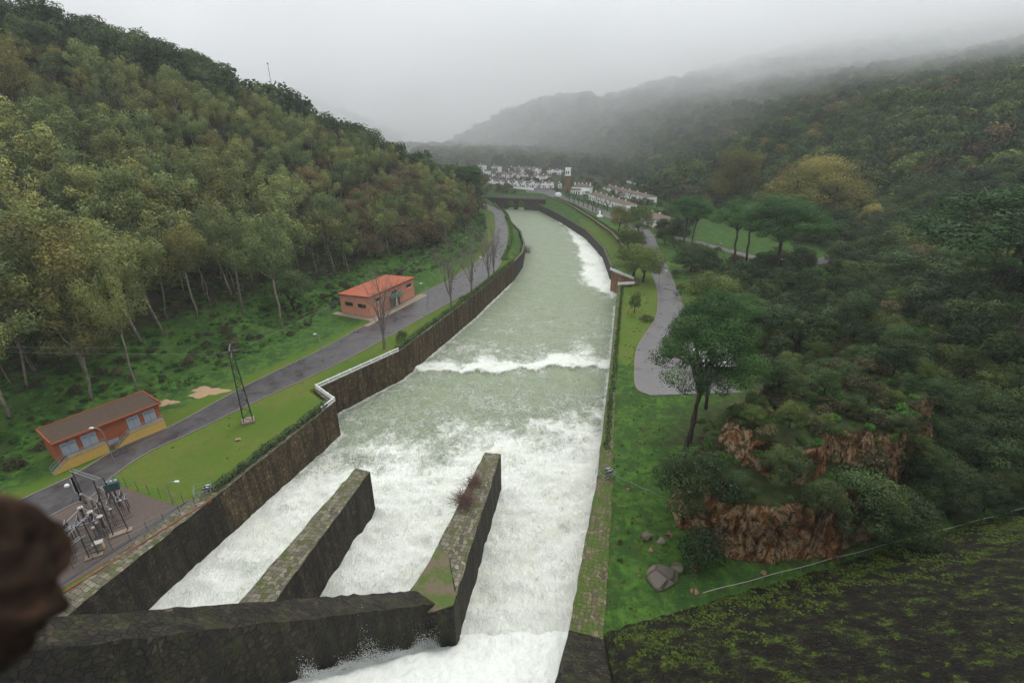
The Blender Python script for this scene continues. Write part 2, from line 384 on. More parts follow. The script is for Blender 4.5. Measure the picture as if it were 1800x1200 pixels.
    M['leafeuc']=leafmat('eucalyptus_leaves',(.050,.078,.030),(.100,.125,.038),(.155,.150,.042),.6)
    M['leafoak']=leafmat('evergreen_oak_leaves',(.018,.036,.013),(.034,.060,.018),(.060,.084,.024),.5)
    M['leafpine']=leafmat('pine_needles',(.016,.046,.013),(.030,.076,.018),(.052,.105,.024),.3)
    M['leafaut']=leafmat('autumn_leaves',(.050,.052,.026),(.085,.068,.032),(.12,.082,.038),.6)
    M['leafyel']=leafmat('yellowing_leaves',(.07,.08,.024),(.13,.12,.03),(.20,.155,.045),.4)
    M['leafgold']=leafmat('golden_eucalyptus_leaves',(.060,.068,.022),(.115,.105,.026),(.165,.135,.03),.3)
    M['leafhedge']=leafmat('hedge_leaves',(.018,.038,.010),(.032,.066,.014),(.055,.09,.02),.2)
    M['leafdec']=leafmat('fresh_green_leaves',(.035,.058,.014),(.062,.090,.020),(.105,.118,.028),.3)
    M['twigred']=barkmat('reddish_dry_twigs',(.09,.05,.038),(.17,.10,.08))
    M['leafmoss']=leafmat('bright_moss_leaves',(.045,.075,.012),(.085,.125,.014),(.13,.165,.025),.6)
    M['leafcov']=leafmat('low_undergrowth_leaves',(.018,.05,.010),(.042,.12,.016),(.075,.165,.022),.6)
    M['leafdry']=leafmat('dry_scrub_leaves',(.03,.036,.014),(.055,.055,.022),(.09,.075,.035),.5)
# ---------------------------------------------------------------- foliage
def foliage(clumps,s,dens,rng,up=.35,flat=.6,inner=.68):
    V=[];T=[]
    for (cx,cy,cz,rx,ry,rz) in clumps:
        a=4*math.pi*((rx*ry)**1.6/3+(rx*rz)**1.6/3+(ry*rz)**1.6/3)**(1/1.6)
        n=max(6,int(dens*a/(s*s*.5)))
        d=rng.normal(size=(n,3)); d/=np.linalg.norm(d,axis=1)[:,None]
        r=inner+(1-inner)*rng.random(n)**.6
        r=r*(1+.28*np.sin(d[:,0]*4+cx)*np.sin(d[:,1]*5+cy)*np.sin(d[:,2]*4+cz)+.12*rng.normal(size=n))
        c=np.array([cx,cy,cz])+d*r[:,None]*np.array([rx,ry,rz])
        nn=d*1.2+rng.normal(size=(n,3))*.42+np.array([0,0,up]); nn/=np.linalg.norm(nn,axis=1)[:,None]
        u=np.cross(nn,rng.normal(size=(n,3))); u/=np.linalg.norm(u,axis=1)[:,None]; w=np.cross(nn,u)
        sz=s*(.6+.8*rng.random(n))[:,None]
        q=np.stack([c-u*sz*.5,c-w*sz*.5*flat+nn*sz*.08,c+u*sz*.5,c+w*sz*.5*flat-nn*sz*.05],1)
        V.append(q.reshape(-1,3))
        t=rng.random()*.6+.2*rng.random(n)+.2*(d[:,2]*.5+.5)  # leaf tone lightens toward clump tops, light from above painted into the colour
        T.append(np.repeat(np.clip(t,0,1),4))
    v=np.concatenate(V); t=np.concatenate(T)
    return v,np.arange(len(v)).reshape(-1,4),t
def curve(p0,p1,rng,k=5,amp=.06):
    p0=np.array(p0,float);p1=np.array(p1,float); L=np.linalg.norm(p1-p0)
    return [tuple(p0+(p1-p0)*i/k+(rng.normal(size=3)*amp*L*math.sin(math.pi*i/k) if 0<i<k else 0)) for i in range(k+1)]
LOD={'n':(.27,.6,7),'m':(.5,.66,5),'f':(1.05,.66,4)}
def skeleton(kind,seed,h):
    """returns (list of tubes (pts,r0,r1)), clumps"""
    g=np.random.default_rng(seed); tubes=[];cl=[]
    if kind in('euc','gold'):
        lean=g.normal(size=2)*.05*h
        fork=h*(.38+.12*g.random()); top=np.array([lean[0],lean[1],h*.93])
        tubes.append((curve((0,0,-.5),(lean[0]*.45,lean[1]*.45,fork),g,4,.012),.21*h/18,.15*h/18))
        base=np.array([lean[0]*.45,lean[1]*.45,fork]); nl=4
        ends=[top]
        for i in range(nl):
            a=2*math.pi*(i+g.random()*.6)/nl; r=h*(.12+.08*g.random())
            ends.append(np.array([lean[0]+r*math.cos(a),lean[1]+r*math.sin(a),h*(.58+.3*g.random())]))
        for e in ends:
            tubes.append((curve(base,e,g,4,.03),.11*h/18,.03))
            for t in (.55,.78,1.0):
                c=base+(e-base)*t+g.normal(size=3)*h*.03
                k=h*(.042+.032*g.random())*(1.15 if t<1 else .95)
                if t>.6 or g.random()<.4: cl.append((c[0],c[1],c[2],k,k,k*(1.25+.5*g.random())))
        for i in range(4):
            a=g.random()*6.28; r=h*.13*g.random()**.5; z=h*(.45+.45*g.random()); k=h*(.026+.026*g.random())
            cl.append((lean[0]+r*math.cos(a),lean[1]+r*math.sin(a),z,k,k,k*1.5))
    elif kind in('oak','aut','yel','dec'):
        R0=h*(.46 if kind!='yel' else .42); fork=h*.25
        tubes.append((curve((0,0,-.5),(0,0,fork),g,3,.04),.035*h,.028*h))
        for i in range(5):
            a=2*math.pi*(i+g.random()*.5)/5; e=(R0*.7*math.cos(a),R0*.7*math.sin(a),h*(.55+.25*g.random()))
            tubes.append((curve((0,0,fork),e,g,4,.07),.018*h,.005*h))
        for i in range(19):
            a=i*2.399+g.random(); zz=(i+.5)/19; rr=R0*math.sqrt(max(.0,1-(zz*1.05-.12)**2))*(.62+.38*g.random()); z=h*(.33+.58*zz)
            k=h*(.10+.085*g.random())
            cl.append((rr*math.cos(a)*.85,rr*math.sin(a)*.85,z,k*1.15,k*1.15,k*.85))
    elif kind=='pine':
        R0=h*.30; fork=h*.52; ln=g.normal(size=2)*.03*h
        tubes.append((curve((0,0,-.5),(ln[0],ln[1],fork),g,5,.012),.017*h,.012*h))
        for i in range(9):
            a=2*math.pi*(i+g.random()*.6)/9; rr=R0*(.45+.5*g.random()); e=(ln[0]+rr*math.cos(a),ln[1]+rr*math.sin(a),h*(.72+.18*g.random()))
            tubes.append((curve((ln[0],ln[1],fork*(.9+.25*g.random())),e,g,4,.05),.008*h,.002*h))
        for i in range(34):
            a=i*2.399; q=math.sqrt((i+.5)/34); rr=R0*q; z=h*(.93-.23*q*q+.03*g.normal())
            k=h*(.05+.03*g.random()); cl.append((ln[0]+rr*math.cos(a),ln[1]+rr*math.sin(a),z,k*1.3,k*1.3,k*.75))
        for i in range(9):
            a=g.random()*6.28; rr=R0*(.5+.45*g.random()); cl.append((ln[0]+rr*math.cos(a),ln[1]+rr*math.sin(a),h*(.55+.15*g.random()),h*.05,h*.05,h*.028))
    elif kind in('bush','cov','dry','moss'):
        tubes.append((curve((0,0,-.3),(0,0,h*.4),g,2,.03),.04*h,.02*h))
        for i in range(12):
            a=i*2.399; q=math.sqrt((i+.5)/12); rr=h*.55*q; k=h*(.2+.1*g.random())
            cl.append((rr*math.cos(a),rr*math.sin(a),h*(.62-.3*q*q)+.05*h*g.normal(),k,k,k*.8))
    return tubes,cl
KIND={'euc':('barkpale','leafeuc',18,'eucalyptus_tree'),'gold':('barkpale','leafgold',18,'eucalyptus_tree'),'oak':('barkdark','leafoak',10,'oak_tree'),
 'aut':('barkdark','leafaut',10,'autumn_tree'),'yel':('barkdark','leafyel',16,'poplar_tree'),'dec':('barkdark','leafdec',10,'broadleaf_tree'),
 'pine':('barkpine','leafpine',20,'pine_tree'),'bush':('barkdark','leafoak',3,'bush'),'cov':('barkdark','leafcov',1.2,'undergrowth'),'moss':('barkdark','leafmoss',1.2,'moss'),'dry':('barkdark','leafdry',2.2,'scrub_bush')}
PRO={}
def proto(kind,var,lod):
    key=(kind,var,lod)
    if key in PRO: return PRO[key]
    bark,leaf,h,nm=KIND[kind]; s,dens,ns=LOD[lod]
    wd=1.38 if kind in('euc','gold') else 1.12 if kind in('oak','aut','dec') else 1.
    if kind=='pine': s*=.85; dens*=1.25
    if kind in('bush','dry'): s*=.6
    if kind=='cov': s*=.45
    if kind=='moss': s*=.6; dens*=.7
    if kind=='aut': dens*=.62
    if kind in('euc','gold'): dens*=.8
    tubes,cl=skeleton(kind,100+var*7+sum(map(ord,kind)),h)
    cl=[(c[0]*wd,c[1]*wd,c[2],c[3]*wd,c[4]*wd,c[5]) for c in cl]; tubes=[([(a*wd,b*wd,z_) for a,b,z_ in pts],r0,r1) for pts,r0,r1 in tubes]
    mb=MB()
    for pts,r0,r1 in tubes: mb.tube(pts,[r0+(r1-r0)*i/(len(pts)-1) for i in range(len(pts))],ns)
    tm=bpy.data.meshes.new('trunk'); tm.from_pydata(mb.v,[],mb.f); tm.materials.append(M[bark]); tm.polygons.foreach_set('use_smooth',[True]*len(mb.f))
    g=np.random.default_rng(var+5)
    if lod=='f':  cl=[c for i,c in enumerate(cl)]
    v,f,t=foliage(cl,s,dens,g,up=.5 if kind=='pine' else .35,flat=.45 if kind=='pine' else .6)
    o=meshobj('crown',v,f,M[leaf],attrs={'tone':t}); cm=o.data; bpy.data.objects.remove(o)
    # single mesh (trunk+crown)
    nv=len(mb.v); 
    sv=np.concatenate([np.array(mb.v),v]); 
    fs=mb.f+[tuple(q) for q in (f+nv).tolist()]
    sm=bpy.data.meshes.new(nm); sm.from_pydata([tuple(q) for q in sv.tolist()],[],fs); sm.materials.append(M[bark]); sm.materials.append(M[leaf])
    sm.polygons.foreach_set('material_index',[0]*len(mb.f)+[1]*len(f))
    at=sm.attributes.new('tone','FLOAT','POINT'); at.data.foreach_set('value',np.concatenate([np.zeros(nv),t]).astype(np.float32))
    PRO[key]=(tm,cm,sm); return PRO[key]
NPL={}
def plant(kind,x,y,sc,label,group=None,var=None,lod='n',parts=True,z=None,cat=None,name=None,rot=None,sz=None):
    if var is None: var=rnd.randrange(4)
    tm,cm,sm=proto(kind,var,lod)
    nm=name or KIND[kind][3]; z=Hs(x,y) if z is None else z
    rot=rnd.random()*6.28 if rot is None else rot
    cat=cat or ('bush' if kind in('bush','dry','cov') else 'tree')
    zs=sz or sc*(.9+.2*rnd.random())
    if parts:
        e=thing(nm,(x,y,z),label,cat,group); e.rotation_euler=(0,0,rot); e.scale=(sc,sc,zs)
        for n,me in (('trunk',tm),('crown',cm)):
            o=bpy.data.objects.new(n,me); C.objects.link(o); o.parent=e
        return e
    o=bpy.data.objects.new(nm,sm); C.objects.link(o); o.location=(x,y,z); o.rotation_euler=(0,0,rot); o.scale=(sc,sc,zs)
    return tag(o,label,cat,group)
def scatter_stuff(name,label,items,protos):
    """items: list of (x,y,z,rot,scale,idx); one object instancing the prototypes on its own points"""
    col=bpy.data.collections.new(name+'_kinds')
    for i,me in enumerate(protos):
        o=bpy.data.objects.new('%03d_kind'%i,me); col.objects.link(o)
    a=np.array(items,np.float32)
    me=bpy.data.meshes.new(name); me.vertices.add(len(a)); me.vertices.foreach_set('co',a[:,:3].ravel())
    rt=np.zeros((len(a),3),np.float32); rt[:,2]=a[:,3]
    me.attributes.new('rot','FLOAT_VECTOR','POINT').data.foreach_set('vector',rt.ravel())
    me.attributes.new('scl','FLOAT','POINT').data.foreach_set('value',a[:,4].copy())
    me.attributes.new('idx','INT','POINT').data.foreach_set('value',a[:,5].astype(np.int32))
    o=bpy.data.objects.new(name,me); C.objects.link(o); tag(o,label,'vegetation',None,'stuff')
    g=bpy.data.node_groups.new(name,'GeometryNodeTree')
    g.interface.new_socket('Geometry',in_out='INPUT',socket_type='NodeSocketGeometry'); g.interface.new_socket('Geometry',in_out='OUTPUT',socket_type='NodeSocketGeometry')
    N=g.nodes; L=g.links
    gi=N.new('NodeGroupInput'); go=N.new('NodeGroupOutput'); ip=N.new('GeometryNodeInstanceOnPoints'); ci=N.new('GeometryNodeCollectionInfo')
    ci.inputs['Collection'].default_value=col; ci.inputs['Separate Children'].default_value=True; ci.inputs['Reset Children'].default_value=True
    def at(n,t):
        x=N.new('GeometryNodeInputNamedAttribute'); x.data_type=t; x.inputs['Name'].default_value=n; return x.outputs['Attribute']
    ip.inputs['Pick Instance'].default_value=True
    L.new(gi.outputs[0],ip.inputs['Points']); L.new(ci.outputs[0],ip.inputs['Instance']); L.new(at('idx','INT'),ip.inputs['Instance Index'])
    e2r=N.new('FunctionNodeEulerToRotation'); L.new(at('rot','FLOAT_VECTOR'),e2r.inputs[0]); L.new(e2r.outputs[0],ip.inputs['Rotation'])
    L.new(at('scl','FLOAT'),ip.inputs['Scale']); L.new(ip.outputs[0],go.inputs[0])
    md=o.modifiers.new('scatter','NODES'); md.node_group=g
    return o
# ---------------------------------------------------------------- ground
YARD=[P(20,915),P(198,850),P(322,893),P(390,866),(-55.2,43.5),(-66,22),(-92,30)]
ROADL=[(-105,10)]+[P(*q) for q in [(35,880),(130,835),(207,790),(283,758),(330,735),(440,675),(560,617),(640,573),(720,527),(790,492),(835,463),(860,440),(868,420),(871,400),(870,385)]]+[(-14,345),(-30,385)]
ROADR=[(-88,8)]+[P(*q) for q in [(60,922),(150,880),(200,835),(260,795),(345,756),(455,703),(600,636),(680,593),(760,548),(835,507),(868,478),(885,452),(890,430),(892,405),(887,385)]]+[(-7,345),(-22,390)]
R2L=[P(*q) for q in [(1145,695),(1120,682),(1117,650),(1122,610),(1150,565),(1157,540),(1156,510),(1146,480),(1140,455),(1128,425),(1110,402),(1082,388),(1040,372),(1000,356),(960,344),(925,342)]]
R2R=[P(*q) for q in [(1300,690),(1245,645),(1225,610),(1218,580),(1208,555),(1196,525),(1181,490),(1168,460),(1155,432),(1146,412),(1128,398),(1098,384),(1055,367),(1010,352),(965,338),(925,336)]]
def grid_axis(segs):
    out=[]
    for a,b,st in segs: out+=list(np.arange(a,b,st))
    return np.array(out+[segs[-1][1]])
def ground():
    xs=grid_axis([(-1500,-400,50),(-400,-200,10),(-200,-110,3),(-110,18,1.),(18,90,.48),(90,170,1.5),(170,500,7),(500,1500,50)])
    ys=grid_axis([(0,36,2),(36,92,.48),(92,250,1.2),(250,440,2.5),(440,700,6),(700,1100,16),(1100,1900,50)])
    X,Y=np.meshgrid(xs,ys); Z=H(X,Y)
    nx,ny=len(xs),len(ys)
    # zones
    lawn=np.zeros_like(X); lit=np.zeros_like(X); rock=np.zeros_like(X)
    left=X<np.interp(Y,[0,400],[-40,20])
    dL=sdline(X,Y,[((a[0]+b[0])/2,(a[1]+b[1])/2) for a,b in zip(ROADL,ROADR)])
    lawn=np.where(left,sst(9.5,6.5,dL),0)
    # between road and channel
    LAWN=[P(195,850),P(1030,300) ]
    cl=sdpoly(X,Y,[p for p in ROADR[1:]]+[q[:2] for q in (LW+LW2[1:])[::-1]])
    lawn=np.maximum(lawn,(cl>-1)*1.)
    cr=sdpoly(X,Y,[q[:2] for q in [RW[2],RW[3],RW2[0]]]+[(48,180)]+R2L[::-1][4:])
    lawn=np.maximum(lawn,sst(-1,1,cr)*1.*(Y>105))
    lawn=np.maximum(lawn,sst(-2,3,sdpoly(X,Y,[(60,205),(75,190),(56,150),(47,118),(60,118),(75,170),(95,200)]))*.8)
    lawn=np.maximum(lawn,.75*(sdpoly(X,Y,[(45,330),(70,260),(55,200),(40,228)])>0))
    xt=np.interp(Y,[0,40,80,120,145,165,200,227,287,330,400,600],[-92,-92,-84,-68,-60,-50,-34,-21,-17,-18,-24,-60])
    dd=xt-X+fbm(X/8,Y/8,3,30)*6
    lit=np.where(left,sst(16,24,dd),0)
    xr=np.interp(Y,[0,60,100,150,200,250,300,350,450,520,600,700,900,1300],[80,104,112,128,150,152,138,128,122,98,55,-20,-160,-400])
    lit=np.maximum(lit,np.where(~left,sst(-2,8,X-xr),0))
    lit=np.maximum(lit,sst(430,470,Y)*.7)
    k=np.maximum(sdpoly(X,Y,K1),sdpoly(X,Y,K2))
    rock=sst(-5,-1,k)*(Y<78)
    lit=np.maximum(lit,sst(-14,-4,k)*(Y>72)*.8); lit=np.maximum(lit,sst(-1,2,k)*.75)
    m1=np.maximum(np.exp(-(sdpoly(X,Y,K1)/2.2)**2),np.exp(-(sdpoly(X,Y,K2)/2.4)**2))*(Z>.8)*(Y<86)*(X>20)
    X=X+m1*(1.5*fbm(Z*.55+Y*.12,X*.3+Y*.3,4,201)); Y=Y+m1*(2.2*fbm(Z*.6+X*.12,X*.3-Y*.1,4,202)+.5)
    V=np.stack([X.ravel(),Y.ravel(),Z.ravel()],1)
    idx=np.arange(nx*ny).reshape(ny,nx)
    F=np.stack([idx[:-1,:-1],idx[:-1,1:],idx[1:,1:],idx[1:,:-1]],-1).reshape(-1,4)
    o=meshobj('ground',V,F,M['ground'],smooth=True,attrs={'zone':np.stack([lawn.ravel(),rock.ravel(),lit.ravel()],1)})
    tag(o,kind='structure'); o['label']='green valley floor and wooded hillsides on both sides of the channel'
# ---------------------------------------------------------------- ribbons and walls
def resample(pts,step):
    out=[];P_=[np.array(p,float) for p in pts]
    for a,b in zip(P_[:-1],P_[1:]):
        n=max(1,int(np.linalg.norm((b-a)[:2])/step))
        for i in range(n): out.append(a+(b-a)*i/n)
    out.append(P_[-1]); return out
def smoothl(pts,n=5):
    """catmull-rom"""
    p=[np.array(q,float) for q in pts]; p=[2*p[0]-p[1]]+p+[2*p[-1]-p[-2]]; out=[]
    for i in range(1,len(p)-2):
        for k in range(n):
            t=k/n; out.append(.5*((2*p[i])+(p[i+1]-p[i-1])*t+(2*p[i-1]-5*p[i]+4*p[i+1]-p[i+2])*t*t+(-p[i-1]+3*p[i]-3*p[i+1]+p[i+2])*t**3))
    out.append(p[-2]); return out
def road(name,L,Rr,label,dz=.09):
    L=smoothl(L,6); Rr=smoothl(Rr,6); n=len(L); cols=5
    V=[];F=[]
    for a,b in zip(L,Rr):
        for j in range(cols+1):
            p=a+(b-a)*j/cols; V.append((p[0],p[1]))
    V=np.array(V); Z=H(V[:,0],V[:,1])+dz; Z=np.maximum(Z,dz)
    V=np.column_stack([V,Z]); c=cols+1
    F=[(i*c+j,i*c+j+1,(i+1)*c+j+1,(i+1)*c+j) for i in range(n-1) for j in range(cols)]
    o=meshobj(name,V,np.array(F),M['road'],smooth=False); tag(o,kind='structure'); o['label']=label
    mb=MB()
    for side,sgn in ((L,1),(Rr,-1)):
        for i in range(n-1):
            a,b=side[i],side[i+1]; d=(b-a)[:2]; ll=np.linalg.norm(d)
            if ll<.05: continue
            nrm=np.array([-d[1],d[0]])/ll*sgn*.28
            za=Hs(*a[:2]);zb=Hs(*b[:2]); za=max(za,0);zb=max(zb,0)
            q=[(a[0],a[1]),(b[0],b[1]),(b[0]+nrm[0],b[1]+nrm[1]),(a[0]+nrm[0],a[1]+nrm[1])]
            mb.prism(q,[za-.2,zb-.2,zb-.2,za-.2],[za+.16,zb+.16,zb+.16,za+.16]) if sgn>0 else mb.prism(q,[za-.2,zb-.2,zb-.2,za-.2],[za+.16,zb+.16,zb+.16,za+.16])
    k=mb.build('kerb',M['kerb']); tag(k,kind='structure'); k['label']='pale concrete kerb along the '+name.replace('_',' ')
def offs(pts,w):
    out=[]
    for i in range(len(pts)):
        a=np.array(pts[max(0,i-1)][:2]); b=np.array(pts[min(len(pts)-1,i+1)][:2]); d=b-a; d/=np.linalg.norm(d)+1e-9
        out.append((pts[i][0]-d[1]*w,pts[i][1]+d[0]*w))
    return out
def wall(name,pts,width,label,capm,facem,side=1,bottom=-13,lift=.25,drop=1.2,batter=0.,jit=.07,name_cat='wall',rsm=1.2):
    """retaining wall: inner face along pts, cap going to `side`"""
    p=resample(pts,rsm); n=len(p); g=np.random.default_rng(len(name)+n)
    ws=width if hasattr(width,'__len__') else [width]*len(pts)
    seg=[0]
    for i in range(1,n): seg.append(seg[-1]+np.linalg.norm((p[i]-p[i-1])[:2]))
    org=[0]; k=0
    cum=[0]
    for a,b in zip(pts[:-1],pts[1:]): cum.append(cum[-1]+math.hypot(b[0]-a[0],b[1]-a[1]))
    w=np.interp(seg,cum,ws)
    outer=[offs(p,side*w[i])[i] for i in range(n)] if n<400 else offs(p,side*w.mean())
    mb=MB(); root=thing(name,(p[0][0],p[0][1],0),label,'wall')
    nc=5
    V=[];F=[];UV=[]
    for i in range(n):
        for j in range(nc+1):
            t=j/nc; x=p[i][0]+(outer[i][0]-p[i][0])*t; y=p[i][1]+(outer[i][1]-p[i][1])*t
            e=jit*g.normal(); f_=jit*g.normal() if j in(0,nc) else 0
            V.append((x+f_,y+f_,p[i][2]+lift+e*.7)); UV.append((seg[i],t*w[i]))
    F=[(i*(nc+1)+j,i*(nc+1)+j+1,(i+1)*(nc+1)+j+1,(i+1)*(nc+1)+j) for i in range(n-1) for j in range(nc)]
    o=meshobj('coping',np.array(V)-np.array([p[0][0],p[0][1],0]),np.array(F if side<0 else [q[::-1] for q in F]),M[capm],root)
    uvl=o.data.uv_layers.new(name='UVMap'); li=np.empty(len(o.data.loops),np.int32); o.data.loops.foreach_get('vertex_index',li)
    uvl.data.foreach_set('uv',np.array(UV,np.float32)[li].ravel())
    # faces
    fm=MB()
    def strip(idx,bz,out):
        for i in range(n-1):
            a=V[i*(nc+1)+idx]; b=V[(i+1)*(nc+1)+idx]
            dn=np.array(p[min(i+1,n-1)][:2])-np.array(p[i][:2]); dn/=np.linalg.norm(dn)+1e-9
            ox,oy=(dn[1]*side*batter*out,-dn[0]*side*batter*out)
            fm.quad(a,b,(b[0]+ox,b[1]+oy,bz),(a[0]+ox,a[1]+oy,bz))
    strip(0,bottom,1); strip(nc,bottom if drop is None else -drop,0)
    for i in (0,n-1):
        a=V[i*(nc+1)]; b=V[i*(nc+1)+nc]; fm.quad(a,b,(b[0],b[1],bottom),(a[0],a[1],bottom))
    fm.build('wall_face',M[facem],root)
    return root
def slabwall(name,quad,zs,label,capm,facem,bottom=-13,jit=.05,n=24,nc=4):
    """free standing pier: quad=[nearL,farL,farR,nearR]"""
    q=[np.array(a,float) for a in quad]; g=np.random.default_rng(len(name))
    root=thing(name,(q[0][0],q[0][1],0),label,'wall'); o0=np.array([q[0][0],q[0][1],0])
    V=[];UV=[]
    L=np.linalg.norm(q[1]-q[0]); W=np.linalg.norm(q[3]-q[0])
    for i in range(n+1):
        t=i/n
        for j in range(nc+1):
            s=j/nc; a=q[0]+(q[1]-q[0])*t; b=q[3]+(q[2]-q[3])*t; c=a+(b-a)*s; z=zs[0]+(zs[1]-zs[0])*t
            e=g.normal()*jit; V.append((c[0]+e,c[1]+g.normal()*jit,z+g.normal()*jit)); UV.append((t*L,s*W))
    F=[(i*(nc+1)+j,i*(nc+1)+j+1,(i+1)*(nc+1)+j+1,(i+1)*(nc+1)+j) for i in range(n) for j in range(nc)]
    o=meshobj('coping',np.array(V)-o0,np.array([f[::-1] for f in F]),M[capm],root)
    uvl=o.data.uv_layers.new(name='UVMap'); li=np.empty(len(o.data.loops),np.int32); o.data.loops.foreach_get('vertex_index',li)
    uvl.data.foreach_set('uv',np.array(UV,np.float32)[li].ravel())
    fm=MB()
    for idx in (0,nc):
        for i in range(n):
            a=V[i*(nc+1)+idx]; b=V[(i+1)*(nc+1)+idx]; fm.quad(a,b,(b[0],b[1],bottom),(a[0],a[1],bottom))
    for i in (0,n):
        for j in range(nc):
            a=V[i*(nc+1)+j]; b=V[i*(nc+1)+j+1]; fm.quad(a,b,(b[0],b[1],bottom),(a[0],a[1],bottom))
    fm.build('wall_face',M[facem],root)
    return root
def hedge(pts,w,h,label,group=None,z=0,name='hedge',step=.8,dens=.8,s=.28,mat='leafhedge'):
    p=resample([(a[0],a[1],a[2] if len(a)>2 else z) for a in pts],step); g=np.random.default_rng(len(p))
    cl=[(q[0]-p[0][0]+g.normal()*.12,q[1]-p[0][1]+g.normal()*.12,q[2]+h*.5,w*.62*(.85+.35*g.random()),w*.62*(.85+.35*g.random()),h*.55*(.85+.4*g.random())) for q in p]
    v,f,t=foliage(cl,s,dens,g,inner=.8)
    o=meshobj(name,v,f,M[mat],attrs={'tone':t}); o.location=(p[0][0],p[0][1],0)
    return tag(o,label,'hedge',group)
# ---------------------------------------------------------------- water
JET=[P(*q,WZ) for q in [(950,366),(985,378),(1040,412),(1072,448),(1090,500),(1088,533),(1062,522),(1024,500),(1016,478),(1012,440),(990,400)]]
def jumpy(x):
    x=np.asarray(x,float); return 116.+.06*x+9*vnoise(x/9,x*0+.3,6)+3.*np.abs(np.sin(x*.31+1.2))+2.2*vnoise(x/2.3,x*0+.7,7)+.8*vnoise(x/.8,x*0,8)
def foamf(x,y):
    n=fbm(x/7,y/7,4,40)
    f=sst(112,74,y+n*14-.25*x)*1.0
    f=np.maximum(f,.34+.2*n)
    j=jumpy(x+1.5*vnoise(x/2,y/2,14)); q=y-j
    f=np.where(q<0,np.minimum(f,np.where(q>-14,.32+.3*n,f)),f)
    pr=np.clip(.8+1.2*vnoise(x/6,x*0+.2,9),.35,1.15); f2=sst(-.2,.5,q)*(sst(14,1.5,q)*.95*pr+.5*sst(44,6,q))*(.65+1.1*np.clip(n+.25,0,1))
    f=np.maximum(f,f2)
    f=np.where(q>9,np.maximum(f2,.16+.28*sst(70,10,q)*(n+.5)),f)
    s=sdpoly(x+3*vnoise(x/5,y/5,3),y+3*vnoise(x/6,y/6,4),JET)
    f=np.maximum(f,sst(-2,4.5,s)*(1.0+.35*n)); f=np.where(s>-7,np.maximum(f,sst(-7,0,s)*(.3+.5*n)),f)
    dw=sdpoly(x,y,CH); f=np.maximum(f,sst(1.8,.4,dw)*.75*(y<200))
    return np.clip(f,0,1)
